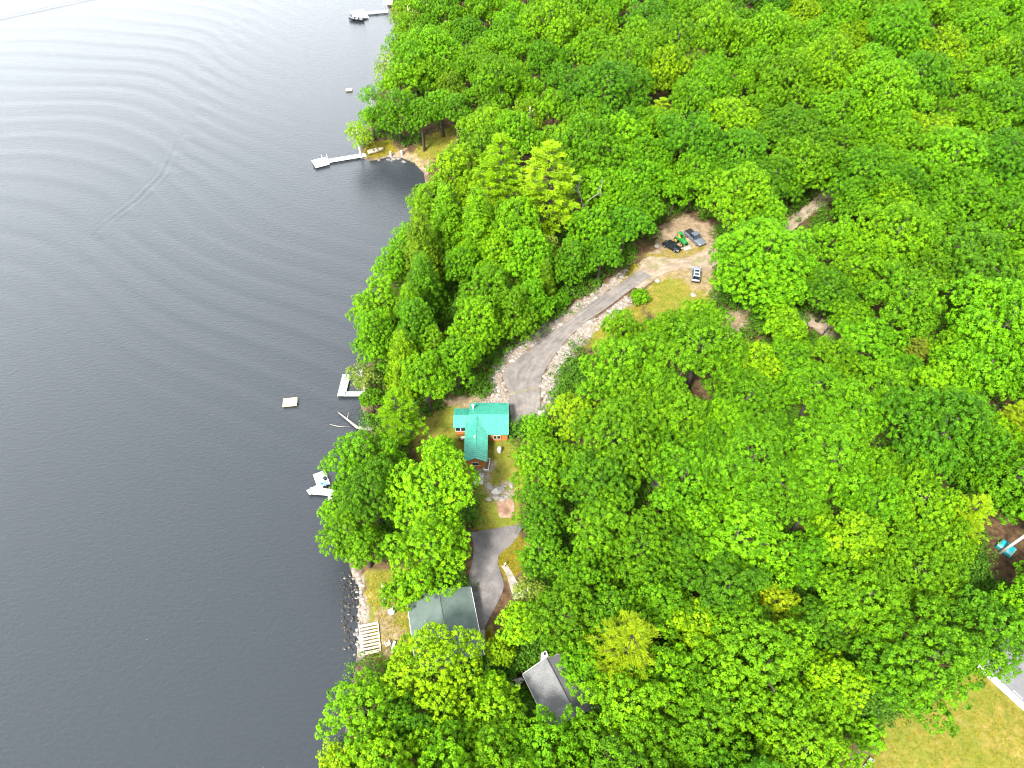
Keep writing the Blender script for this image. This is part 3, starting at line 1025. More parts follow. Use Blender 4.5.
HAND = [
    # --- the far shore and its lawn
    (358, 135, 14, 'sparse', 'lime', 'small slender lime green tree alone at the tip of the far point', 'the lone tree on the point'),
    (398, 114, 26, 'broad', 'mid', 'spreading green shore tree with a white trunk beside the far small beach', 'the tree over the far beach'),
    (441, 106, 20, 'broad', 'fresh', 'fresh green tree above the far lawn with thin pale trunks', None),
    (452, 88, 17, 'broad', 'olive', 'yellowish olive tree rising just behind the far lawn', None),
    (389, 70, 17, 'sparse', 'pale', 'tall pale poplar leaning over the water on the far shore', 'the pale far shore poplar'),
    (371, 97, 12, 'sparse', 'fresh', 'small thin tree at the waterline just above the lone point tree', None),
    (471, 62, 23, 'broad', 'mid', 'rounded green tree inland of the pale far shore poplar', None),
    (430, 53, 27, 'broad', 'fresh', 'wide fresh green tree on the far shore between the poplar and the inland woods', None),
    (407, 14, 17, 'sparse', 'lime', 'drooping lime green willow beside the farthest dock', 'the willow by the farthest dock'),
    (440, 14, 24, 'broad', 'mid', 'green tree right of the drooping willow at the top edge', None),
    (505, 38, 24, 'broad', 'mid', None, None),
    (534, 18, 15, 'broad', 'olive', 'small olive tree with rusty tips near the top edge above the far shore woods', None),
    (514, 80, 22, 'broad', 'lime', 'lime green tree with rusty tips behind the far lawn woods', None),
    (546, 66, 24, 'broad', 'mid', None, None),
    (492, 130, 29, 'broad', 'lime', 'soft lime green rounded tree just right of the far lawn', 'the soft lime tree by the far lawn'),
    (528, 115, 19, 'sparse', 'olive', 'sparse brownish olive tree right of the soft lime tree by the far lawn', None),
    (608, 98, 42, 'broad', 'deep', 'big dome shaped deep green tree in the upper middle of the woods', 'the big deep green dome'),
    (662, 108, 17, 'pine', 'yellow', 'layered yellow green pine right of the big deep green dome', 'the pine by the big dome'),
    (458, 172, 28, 'broad', 'lime', 'lime green tree crowding the water below the far beach', None),
    (501, 176, 33, 'pine', 'lime', 'layered lime pine with flat boughs, left one of the pair above the shore', None),
    (550, 180, 38, 'pine', 'yellow', 'broad yellow green pine with flat feathery boughs left of the dead snag', 'the broad layered pine'),
    (556, 142, 24, 'broad', 'bright', None, None),
    (622, 140, 33, 'broad', 'bright', 'bright broad tree between the big deep green dome and the parked cars', None),
    (636, 183, 32, 'broad', 'mid', 'dense green tree directly above the black parked car', None),
    (590, 232, 26, 'broad', 'fresh', 'fresh green tree wrapped around the bare grey snag', None),
    (626, 226, 25, 'broad', 'deep', 'deep green tree at the left edge of the parking clearing', None),
    (582, 211, 16, 'snag', 'mid', 'bare grey dead tree poking through the canopy left of the parking clearing', 'the grey snag'),
    (432, 205, 26, 'broad', 'bright', 'bright tree hanging over the cove below the small beach', None),
    (422, 248, 24, 'cone', 'olive', 'soft pointed hemlock at the water left of the dark gap in the shore woods', None),
    (478, 230, 25, 'cone', 'bright', 'bright pointed tree below the left layered pine', None),
    (497, 262, 20, 'broad', 'bright', None, None),
    (546, 250, 16, 'sparse', 'pale', 'pale thin birch left of the grey snag', None),
    (393, 262, 19, 'broad', 'fresh', 'fresh green tree on the shore bulge above the swim raft', None),
    (448, 222, 24, 'cone', 'fresh', 'leafy pointed tree between the cove and the layered pines', None),
    (380, 304, 29, 'broad', 'fresh', 'large fresh green tree bulging over the lake above the white dock', None),
    (424, 284, 22, 'cone', 'deep', 'deep green tree in the shade behind the shore hemlock', None),
    (489, 292, 30, 'broad', 'mid', 'tall dense green tree left of the winding driveway bend', 'the tall tree left of the driveway'),
    (480, 326, 28, 'broad', 'fresh', None, None),
    (457, 362, 27, 'broad', 'mid', 'green tree right behind the teal roofed cottage', None),
    (411, 314, 20, 'cone', 'fresh', 'narrow pointed hemlock left of the brown bare patch by the shore', None),
    (404, 362, 22, 'cone', 'lime', 'lime green conical tree just up the shore from the pointed pine', None),
    (361, 374, 16, 'sparse', 'pale', 'feathery pale tree leaning over the white L shaped dock', None),
    (396, 406, 26, 'pine', 'bright', 'pointed bright pine beside the small shed at the shore', 'the pointed pine by the shed'),
    (447, 262, 9, 'snag', 'mid', 'small grey dead tree in the dark gap of the shore woods', None),
    (545, 282, 14, 'cone', 'olive', 'thin olive tree with a bare lower trunk near the driveway curve', None),
    (572, 262, 22, 'broad', 'deep', 'deep green tree overhanging the upper driveway edge', None),
    (560, 300, 12, 'shrub', 'deep', 'round dark shrub at the foot of the trees by the driveway', None),
    # --- around the cottage
    (362, 459, 37, 'broad', 'mid', 'big round mid green tree on the shore above the white cross shaped dock', 'the big shore tree by the white dock'),
    (440, 448, 16, 'broad', 'bright', 'small bright tree at the edge of the cottage lawn', None),
    (430, 491, 49, 'broad', 'bright', 'very bright large tree left of the stone patio', 'the very bright large tree'),
    (349, 533, 28, 'broad', 'mid', 'green tree overhanging the lake below the white cross shaped dock', None),
    (431, 552, 46, 'broad', 'bright', 'bright spreading tree over the back of the green roofed house', None),
    (399, 590, 18, 'broad', 'fresh', 'light leafy tree between the shore yard and the green roof', None),
    (577, 414, 26, 'broad', 'lime', 'lime green tree right of the lower end of the driveway', None),
    (538, 428, 14, 'broad', 'fresh', 'small fresh tree at the very foot of the driveway', None),
    (548, 468, 38, 'broad', 'fresh', 'fresh green tree right of the teal roofed cottage', 'the tree right of the cottage'),
    (621, 366, 46, 'broad', 'fresh', 'wide tree filling the inside of the driveway bend', 'the wide tree inside the bend'),
    (622, 338, 24, 'broad', 'fresh', None, None),
    (640, 296, 10, 'shrub', 'fresh', 'small shrub at the edge of the parking grass by the road', None),
    (700, 318, 22, 'broad', 'fresh', 'fresh green tree just below the silver car', None),
    (663, 330, 22, 'broad', 'fresh', None, None),
    (408, 238, 17, 'broad', 'fresh', 'fresh green tree at the waterline where the cove ends', None),
    (338, 512, 17, 'broad', 'fresh', 'small fresh tree at the waterline right below the white cross shaped dock', None),
    (364, 545, 27, 'broad', 'mid', 'mid green tree between the lake edge and the bright tree over the green roof', None),
    (346, 490, 15, 'broad', 'mid', 'small green tree covering the shore end of the white cross shaped dock', None),
    (500, 652, 14, 'broad', 'lime', 'lime green tree between the green roof and the grey shingled house', None),
    (490, 690, 18, 'broad', 'bright', 'bright tree just left of the kayak by the grey shingled house', None),
    (369, 338, 15, 'broad', 'fresh', 'fresh green tree at the waterline just above the feathery pale tree', None),
    (371, 398, 12, 'broad', 'mid', 'small tree at the waterline between the L shaped dock and the fallen trunk', None),
    # --- the right side
    (766, 260, 52, 'grand', 'fresh', 'huge green tree standing right of the silver car in the clearing', 'the huge clearing tree'),
    (800, 268, 26, 'broad', 'mid', 'lower tree attached to the right side of the huge clearing tree', None),
    (794, 344, 16, 'shrub', 'fresh', 'spreading shrub on the slope below the dirt track', None),
    (868, 338, 32, 'broad', 'mid', 'mid green tree above right of the short dirt track', None),
    (917, 348, 17, 'pine', 'straw', 'thin yellowish dying pine in the right hand woods', 'the dying yellowish pine'),
    (745, 401, 38, 'broad', 'mid', 'large green tree left of the forest clearing gap', None),
    (815, 392, 40, 'broad', 'mid', 'wide domed green tree in the middle of the right hand woods', 'the wide mid woods dome'),
    (885, 392, 32, 'broad', 'fresh', None, None),
    (685, 415, 34, 'broad', 'fresh', 'fresh green tree above the small hidden path', None),
    (1013, 424, 23, 'pine', 'yellow', 'yellow green pine cut by the right edge of the photo', 'the yellow edge pine'),
    (973, 512, 25, 'pine', 'yellow', 'yellow green pine beside the leaning trunk and teal tarp', 'the yellow pine by the tarp'),
    # --- the lower half
    (600, 530, 36, 'broad', 'mid', None, None),
    (640, 548, 44, 'broad', 'mid', 'large dense green tree right of the lower asphalt pad', None),
    (578, 588, 30, 'broad', 'mid', None, None),
    (586, 664, 27, 'broad', 'mid', 'green tree touching the right side of the grey shingled house', None),
    (541, 552, 22, 'broad', 'deep', 'deep green tree at the curved edge of the asphalt pad', None),
    (520, 622, 22, 'broad', 'lime', 'lime green tree right of the green roofed house', None),
    (529, 592, 18, 'sparse', 'pale', 'pale sparse tree with white twigs beside the asphalt pad', None),
    (434, 672, 46, 'broad', 'lime', 'brightest lime tree covering the front of the green roofed house', 'the brightest lime tree'),
    (366, 712, 42, 'broad', 'fresh', 'large tree overhanging the lake in the lower left woods', 'the lower left lake tree'),
    (335, 762, 17, 'broad', 'yellow', 'yellow tipped tree at the bottom edge over the water', None),
    (446, 742, 36, 'broad', 'fresh', 'fresh green tree at the bottom edge below the brightest lime tree', None),
    (496, 712, 30, 'broad', 'bright', 'bright tree left of the grey shingled house', None),
    (525, 698, 9, 'shrub', 'deep', 'dark shrub against the left wall of the grey shingled house', None),
    (548, 754, 44, 'broad', 'fresh', 'fresh green tree in front of the grey shingled house', None),
    (628, 652, 40, 'pine', 'yellow', 'large yellow green pine right of the grey shingled house', 'the large yellow pine'),
    (697, 630, 28, 'broad', 'lime', 'lime tree with orange tips right of the large yellow pine', None),
    (776, 602, 23, 'broad', 'yellow', 'small yellow tree with sparse leaves in the lower woods', 'the small yellow tree'),
    (833, 678, 31, 'broad', 'lime', 'rounded lime tree left of the great dark oak', 'the rounded lime tree'),
    (928, 662, 62, 'broad', 'mid', 'great dark oak overhanging the dry grass lawn', 'the great dark oak'),
    (991, 636, 42, 'broad', 'deep', 'dark oak beside the pale roof at the right edge', None),
    (854, 542, 38, 'broad', 'lime', 'lime tree with rusty tips in the lower right woods', 'the rusty tipped lime tree'),
    (918, 570, 44, 'broad', 'mid', 'broad green tree between the yellow pine and the great dark oak', None),
    (866, 733, 18, 'shrub', 'bright', 'low bright bushy growth at the corner of the dry lawn', None),
    (812, 556, 32, 'broad', 'mid', None, None),
]

CLEAR = [
    [(654, 228), (672, 217), (692, 214), (712, 226), (717, 256), (706, 266), (654, 258)],
    [(509, 672), (522, 668), (524, 690), (511, 688)],
    [(400, 430), (410, 428), (412, 444), (402, 446)],
   # ground, roofs and water that the photograph shows; nothing may stand in front of them
    [(510, 418), (504, 402), (486, 398), (490, 374), (502, 354), (545, 328), (590, 292), (632, 262), (640, 244), (660, 240), (664, 228), (690, 220), (706, 236), (712, 256), (708, 300), (660, 292), (646, 290), (605, 315), (580, 340), (562, 368), (553, 398), (545, 420)],
    [(424, 420), (452, 404), (510, 400), (512, 436), (508, 470), (514, 528), (500, 560), (498, 580), (504, 592), (488, 632), (476, 640), (474, 600), (480, 560), (478, 528), (484, 492), (462, 462), (440, 432)],
    [(408, 625), (448, 600), (474, 596), (482, 642), (455, 636), (410, 645)],
    [(360, 588), (372, 582), (382, 604), (402, 622), (408, 648), (385, 656), (358, 658)],
    [(522, 676), (546, 652), (560, 656), (572, 684), (556, 700), (530, 700)],
    [(858, 760), (880, 724), (935, 700), (978, 680), (1000, 675), (1120, 640), (1120, 900), (850, 900)],
    [(985, 548), (996, 528), (1024, 524), (1040, 560), (1010, 572), (990, 575)],
    [(782, 228), (806, 205), (830, 186), (840, 192), (814, 214), (796, 235)],
    [(800, 314), (812, 314), (842, 334), (836, 342), (812, 330)],
    [(726, 312), (752, 306), (748, 326), (722, 330)],
    [(648, 472), (660, 470), (664, 484), (652, 490)],
    [(746, 506), (755, 502), (758, 526), (751, 538)],
    [(366, 158), (380, 150), (396, 154), (408, 150), (424, 150), (448, 128), (452, 136), (430, 158), (416, 164)],
    [(432, 298), (450, 294), (446, 312), (432, 318)],
    [(614, 742), (622, 742), (632, 766), (620, 768)],
    # the water
    [(-100, -100), (388, -100), (392, 4), (384, 20), (390, 40), (372, 62), (366, 84), (356, 110), (345, 128), (350, 150), (364, 160), (392, 160), (412, 166), (404, 200), (396, 232), (372, 262), (352, 288), (350, 330), (344, 362), (358, 412), (345, 425), (326, 450), (324, 480), (330, 500), (322, 525), (330, 560), (350, 585), (356, 655), (338, 690), (326, 720), (322, 780), (318, 900), (-100, 900)],
]
GS = 4
PADX = PADY = 72
gw, gh = (1024 + 2 * PADX) // GS, (768 + 2 * PADY) // GS
GXp, GYp = np.meshgrid((np.arange(gw) + .5) * GS - PADX, (np.arange(gh) + .5) * GS - PADY)
clear = np.zeros(GXp.shape, bool)
for p in CLEAR:
    clear |= in_poly(p, GXp, GYp)
cover = clear.copy()


def oval(px, py, rpx, fac=1.0, rzf=.74):
    """the picture outline of a broad crown"""
    th = PITCH + math.atan((py - 384) / FPX)
    rv = rpx * math.sqrt(math.sin(th) ** 2 + (rzf * math.cos(th)) ** 2)
    return ((GXp - px) / (rpx * fac)) ** 2 + ((GYp - py) / (rv * fac)) ** 2 < 1


SHORE_ZONE = lambda px, py: (px < 560 and 150 < py < 378) or (px < 600 and 200 < py < 330 and px + py < 860)

LAND = []
for (px, py, rp, kind, colour, label, ref) in HAND:
    if kind == 'broad' and SHORE_ZONE(px, py):
        kind = 'tall'
    o = place(px, py, rp, kind, colour, label or '')
    cover |= oval(px, py, rp, .88, 1.25 if kind in ('tall', 'cone', 'pine') else .74)
    if ref:
        LAND.append((px, py, ref))
# the rest of the woods: crowns wherever the photograph shows canopy
_r = random.Random(21)
RC = ['mid'] * 7 + ['deep'] * 3 + ['fresh'] * 6 + ['bright'] * 2 + ['lime']
for size, tries, dmin, lim in (((7.4, 9.6), 600, .72, .03), ((6.0, 7.6), 700, .68, .03), ((4.6, 6.2), 800, .62, .02), ((3.6, 4.8), 500, .56, .015)):
    for _ in range(tries):
        free = np.argwhere(~cover)
        if len(free) == 0:
            break
        iy, ix = free[_r.randrange(len(free))]
        px, py = GXp[iy, ix] + _r.uniform(-10, 10), GYp[iy, ix] + _r.uniform(-10, 10)
        r_ = _r.uniform(*size)
        z = 12.0
        for _k in range(5):
            x, y = at(px, py, z)
            z = hgt(x, y) + 6.5 + .48 * r_
        if y > 300 or hgt(x, y) < .3:
            continue
        tall = SHORE_ZONE(px, py) and r_ < 6.5
        rp = r_ * FPX / float(to_px(x, y, z)[2])
        ov = oval(px, py, rp, 1.08, 1.30 if tall else .78)
        if ov.sum() == 0 or (ov & clear).sum() > lim * ov.sum():
            continue
        if any((x - t[0]) ** 2 + (y - t[1]) ** 2 < (dmin * (r_ + t[2])) ** 2 for t in TREES if t[5] != 'snag'):
            continue
        colour = _r.choice(RC)
        if px > 560 and py > 380:
            colour = _r.choice(['mid'] * 7 + ['deep'] * 3 + ['fresh'] * 5 + ['bright'])
        place(px, py, rp, 'tall' if tall else 'broad', colour, '')
        cover |= oval(px, py, rp, .88, 1.25 if tall else .74)

# undergrowth that shows through the gaps of the canopy: nobody could count it
free = np.argwhere(~clear)
pick = free[rng.permutation(len(free))[:2600]]
free2 = np.argwhere(~cover)
n_bare = min(len(free2), 3200)
pick = np.vstack([pick, free2[rng.permutation(len(free2))[:n_bare]]])
up = ground_many(np.stack([GXp[pick[:, 0], pick[:, 1]], GYp[pick[:, 0], pick[:, 1]]], 1) + rng.uniform(-2, 2, (len(pick), 2)))
ux, uy, _d = to_px(up[:, 0], up[:, 1], up[:, 2] + 2.0)
okk = up[:, 2] > .22
vx, vy, _d = to_px(up[:, 0], up[:, 1], up[:, 2])
NOUNDER = [[(466, 525), (522, 522), (532, 580), (524, 612), (486, 655), (466, 655)], [(345, 560), (412, 560), (412, 665), (345, 665)], [(984, 522), (1060, 516), (1060, 590), (992, 580)]]
for p in CLEAR + GRASS + DIRT + NOUNDER:
    okk &= ~in_poly(p, ux, uy) & ~in_poly(p, vx, vy)
ur = rng.uniform(.5, 1.5, len(up))
ur[2600:] *= 1.5
okk &= up[:, 1] < 300
up, ur = up[okk], ur[okk]
k_ = 10
e_ = unit(rng.normal(0, 1, (len(up), k_, 3)) + [0, 0, .8])
PF = (up[:, None] + e_ * ur[:, None, None] * [1, 1, .9] + [0, 0, .3]).reshape(-1, 3)
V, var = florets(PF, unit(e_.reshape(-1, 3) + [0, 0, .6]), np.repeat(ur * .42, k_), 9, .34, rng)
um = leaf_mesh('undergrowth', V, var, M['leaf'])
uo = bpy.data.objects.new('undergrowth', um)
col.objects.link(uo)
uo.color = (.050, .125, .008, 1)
uo['kind'] = 'stuff'
tag(uo, 'low leafy undergrowth on the forest floor between the tree trunks', 'undergrowth')
# ------------------------------------------------------------------ buildings
def ribs(mb, a, b_, c_, d_, step, h=.05, wd=.05):
    """raised seams on a roof slope whose eave runs a-b and whose ridge runs d-c"""
    a, b_, c_, d_ = map(Vector, (a, b_, c_, d_))
    n = max(2, int((b_ - a).length / step))
    nrm = (b_ - a).cross(d_ - a).normalized()
    if nrm.z < 0:
        nrm = -nrm
    al = (b_ - a).normalized() * wd / 2
    for i in range(1, n):
        p, q = a.lerp(b_, i / n), d_.lerp(c_, i / n)
        lo, hi = p - nrm * .02, q - nrm * .02
        u = nrm * (h + .02)
        mb.add([lo - al, lo + al, hi + al, hi - al, lo - al + u, lo + al + u, hi + al + u, hi - al + u],
               [(3, 2, 1, 0), (4, 5, 6, 7), (0, 1, 5, 4), (1, 2, 6, 5), (2, 3, 7, 6), (3, 0, 4, 7)])


def gable_roof(name, x0, x1, y0, y1, along, ze, zr, mat, parent, seams=0.0, th=.14, cap=None):
    """two slopes over a rectangle; the ridge runs along 'x' or 'y'"""
    mb = MB()
    if along == 'x':
        ym = (y0 + y1) / 2
        s1 = [(x0, y0, ze), (x1, y0, ze), (x1, ym, zr), (x0, ym, zr)]
        s2 = [(x1, y1, ze), (x0, y1, ze), (x0, ym, zr), (x1, ym, zr)]
        r0, r1 = (x0 - .02, ym, zr + .02), (x1 + .02, ym, zr + .02)
    else:
        xm = (x0 + x1) / 2
        s1 = [(x0, y1, ze), (x0, y0, ze), (xm, y0, zr), (xm, y1, zr)]
        s2 = [(x1, y0, ze), (x1, y1, ze), (xm, y1, zr), (xm, y0, zr)]
        r0, r1 = (xm, y0 - .02, zr + .02), (xm, y1 + .02, zr + .02)
    mb.slab(s1, th)
    mb.slab(s2, th)
    if seams:
        ribs(mb, *s1, seams)
        ribs(mb, *s2, seams)
    o = mb.build(name, mat, parent)
    if cap:
        MB().tube([r0, r1], .09, 6).build('ridge_cap', cap, o)
    return o


def gable_walls(name, x0, x1, y0, y1, along, zb, ze, zr, mat, parent, logs=0.0):
    mb = MB()
    if along == 'x':
        ym = (y0 + y1) / 2
        prof = [(y0, zb), (y1, zb), (y1, ze), (ym, zr), (y0, ze)]
        mb.loft([[(x, p, q) for p, q in prof] for x in (x0, x1)])
    else:
        xm = (x0 + x1) / 2
        prof = [(x0, zb), (x0, ze), (xm, zr), (x1, ze), (x1, zb)]
        mb.loft([[(p, y, q) for p, q in prof] for y in (y0, y1)])
    if logs:
        k = int((ze - .1) / logs)
        for i in range(k):
            z = .1 + logs * (i + .5)
            e = logs * .30
            mb.tube([(x0 - .05, y0, z), (x1 + .05, y0, z)], e, 6)
            mb.tube([(x1, y0 - .05, z), (x1, y1 + .05, z)], e, 6)
            mb.tube([(x0, y0 - .05, z), (x0, y1 + .05, z)], e, 6)
    return mb.build(name, mat, parent)


def window(parent, c, wd, ht, face, mat=None, panes=2):
    """a framed window centred at c on a wall that faces '-y', '+x' or '-x'"""
    fr, gl = MB(), MB()
    t = .07
    for i in range(panes):
        u = (i - (panes - 1) / 2) * wd / panes
        pw = wd / panes

        def B(mb, du, dz, w_, h_, dep, off):
            if face == '-y':
                mb.box((c[0] + u + du, c[1] - off, c[2] + dz), (w_, dep, h_))
            else:
                sg = 1 if face == '+x' else -1
                mb.box((c[0] + sg * off, c[1] + u + du, c[2] + dz), (dep, w_, h_))
        for du, w_, dz, h_ in ((0, pw, ht / 2 - t / 2, t), (0, pw, -ht / 2 + t / 2, t), (-pw / 2 + t / 2, t, 0, ht - 2 * t), (pw / 2 - t / 2, t, 0, ht - 2 * t)):
            B(fr, du, dz, w_ * .998, h_, .10, .04)
        B(gl, 0, 0, pw - 2 * t, ht - 2 * t, .03, .03)
    o = fr.build('window', mat or M['white'], parent)
    gl.build('pane', M['glass'], o)
    return o


bz = hgt(-4.5, 76)
ox, oy = -5.0, 76.0
ct = thing('cottage', 'teal metal roofed cottage with brown log walls at the foot of the driveway', 'cottage', (ox, oy, bz))
EV, RG = 5.15 - bz, 6.25 - bz
X = lambda v: v - ox
Y = lambda v: v - oy
gable_roof('roof', X(-7.45), X(-.55), Y(75.35), Y(82.35), 'x', EV, RG, M['roof_teal'], ct, .42, cap=M['roof_teal'])
gable_roof('roof', X(-10.15), X(-7.47), Y(76.95), Y(81.2), 'x', EV - .12, RG - .42, M['roof_teal'], ct, .42)
gable_roof('roof', X(-8.05), X(-4.1), Y(69.75), Y(78.80), 'y', EV - .03, RG - .04, M['roof_teal'], ct, .42, cap=M['roof_teal'])
wl = gable_walls('wall', X(-7.2), X(-.8), Y(75.9), Y(81.9), 'x', -.8, EV - .1, RG - .3, M['log_wall'], ct, .24)
gable_walls('wall', X(-9.8), X(-7.1), Y(77.4), Y(80.8), 'x', -.8, EV - .24, RG - .75, M['log_wall'], ct, .24)
gable_walls('wall', X(-7.7), X(-4.45), Y(70.35), Y(78.0), 'y', -.8, EV - .14, RG - .4, M['log_wall'], ct, .24)
window(ct, (X(-8.9), Y(77.3), EV - 1.0), 1.9, 1.1, '-y', panes=2)
window(ct, (X(-2.6), Y(75.75), EV - 1.25), 1.3, 1.0, '-y', M['plank_cream'], 2)
window(ct, (X(-6.1), Y(70.2), EV - 1.2), 1.2, 1.0, '-y', M['plank_cream'], 1)
dd = MB().box((X(-4.32), Y(73.5), .95), (.10, .95, 2.0)).build('door', M['plank_cream'], ct)
MB().cyl((X(-4.24), Y(73.15), .95), .04, .1, 8, 'x').build('handle', M['steel'], dd)
MB().cyl((X(-6.8), Y(80.6), RG - .1), .16, .9, 10).cyl((X(-6.8), Y(80.6), RG + .42), .26, .14, 10).build('chimney', M['white'], ct)
MB().box((X(-6.3), Y(74.0), RG + .05), (.25, .25, .35)).build('roof_vent', M['white'], ct)
MB().box((X(-.62), Y(78.8), EV - .20), (.14, 6.7, .14)).build('fascia', M['dark_teal'], ct)

# green roofed house by the shore yard
gx, gy = -9.55, 41.9
gb = hgt(gx, gy)
gh_ = thing('house', 'low house with a grey green shingle roof between the shore yard and the asphalt pad', 'house', (gx, gy, gb), R(12.5))
gable_roof('roof', -4.7, 4.7, -5.2, 5.2, 'y', 4.5 - gb, 5.9 - gb, M['roof_green'], gh_, cap=M['roof_green'])
gable_walls('wall', -4.25, 4.25, -4.8, 4.8, 'y', -1.2, 4.45 - gb, 5.7 - gb, M['grey_wall'], gh_)
MB().box((4.72, 0, 4.42 - gb), (.1, 10.2, .14)).box((-4.72, 0, 4.42 - gb), (.1, 10.2, .14)).build('gutter', M['white'], gh_)
MB().box((-1.2, 5.3, 4.7 - gb), (.55, .5, 1.9)).build('chimney', M['rock_dark'], gh_)
for k in (-2.6, .2, 2.8):
    window(gh_, (4.27, k, 1.3), 1.2, 1.1, '+x', panes=2)
    window(gh_, (-4.27, k, 1.3), 1.4, 1.2, '-x', panes=2)
dd = MB().box((4.29, -1.2, .9), (.09, .95, 2.0)).build('door', M['plank_cream'], gh_)
MB().cyl((4.37, -1.55, .9), .04, .1, 8, 'x').build('handle', M['steel'], dd)

# grey shingled house
sx, sy = 6.35, 32.9
sb = hgt(sx, sy)
sh = thing('house', 'small house with a speckled grey shingle roof half hidden in the lower trees', 'house', (sx, sy, sb), R(26))
gable_roof('roof', -3.5, 3.5, -4.1, 4.0, 'y', 5.35 - sb, 7.1 - sb, M['roof_grey'], sh)
gable_walls('wall', -3.1, 3.1, -3.7, 3.6, 'y', -1.2, 5.3 - sb, 6.9 - sb, M['dark_wall'], sh)
MB().tube([(0, -4.12, 7.14 - sb), (0, 4.02, 7.14 - sb)], .09, 6).build('ridge_cap', M['roof_pale'], sh)
fa = MB()
for s_ in (-1, 1):
    fa.box((s_ * 3.53, 0, 5.27 - sb), (.1, 8.0, .16))
    fa.loft([[(s_ * 3.5, y, 5.22 - sb), (s_ * 3.5, y, 5.40 - sb), (s_ * .02, y, 7.16 - sb), (s_ * .02, y, 6.98 - sb)] for y in (4.02, 4.10)])
fa.build('fascia', M['steel'], sh)
cm_ = MB().box((-.1, 4.35, 5.0 - sb), (.75, .65, 5.6)).build('chimney', M['white'], sh)
MB().cyl((-.1, 4.35, 7.85 - sb), .17, .25, 10).build('flue', M['black'], cm_)
window(sh, (-3.12, 1.2, 1.2), 1.2, 1.0, '-x', panes=2)
st = MB()
for k in range(4):
    st.box((-4.0 - k * .36, 1.2, .55 - k * .20 - .35), (.30, 1.5, .08))
st.build('step', M['plank_white'], sh)

# house at the right edge
rx_, ry_ = 69.2, 34.0
rbz = hgt(rx_, ry_)
rh = thing('house', 'house with a smooth pale grey roof and white eave cut by the right edge', 'house', (rx_, ry_, rbz), R(34))
ez = 7.0 - rbz
gable_roof('roof', -4.6, 4.6, -7.0, 5.6, 'y', ez, ez + 1.3, M['roof_pale'], rh)
gable_walls('wall', -4.2, 4.2, -6.6, 5.2, 'y', -1.2, ez - .04, ez + 1.1, M['white'], rh)
MB().box((-4.64, -.7, ez - .06), (.22, 12.5, .20)).box((4.64, -.7, ez - .06), (.22, 12.5, .20)).build('gutter', M['white'], rh)
for k in (-3.5, .2):
    window(rh, (-4.22, k, 1.3), 1.3, 1.1, '-x', panes=2)

# small teal shed at the shore by the pointed pine
x, y, z = ground(406, 441)
sd_ = thing('shed', 'small dark teal roofed shed peeking out under the shore trees', 'shed', (x, y, z), R(20))
gable_roof('roof', -1.3, 1.3, -1.2, 1.2, 'y', 1.9, 2.5, M['dark_teal'], sd_, .4, .08)
gable_walls('wall', -1.1, 1.1, -1.0, 1.0, 'y', -.5, 1.85, 2.4, M['dark_wall'], sd_)
MB().box((.1, -1.04, .85), (.8, .07, 1.7)).build('door', M['log_wall'], sd_)

# ------------------------------------------------------------------ vehicles
def wheel(parent, x, y, r_, wd, n=18):
    t = MB()
    t.cyl((x, y, r_), r_, wd, n, 'x')
    o = t.build('wheel', M['tyre'], parent)
    s_ = 1 if x > 0 else -1
    q = MB().cyl((x + s_ * wd * .5, y, r_), r_ * .62, .03, 14, 'x')
    for k in range(5):
        a = k * math.tau / 5
        q.box((x + s_ * (wd * .5 + .02), y + math.cos(a) * r_ * .3, r_ + math.sin(a) * r_ * .3), (.02, r_ * .5, .06), rx=a)
    q.build('rim', M['rim'], o)


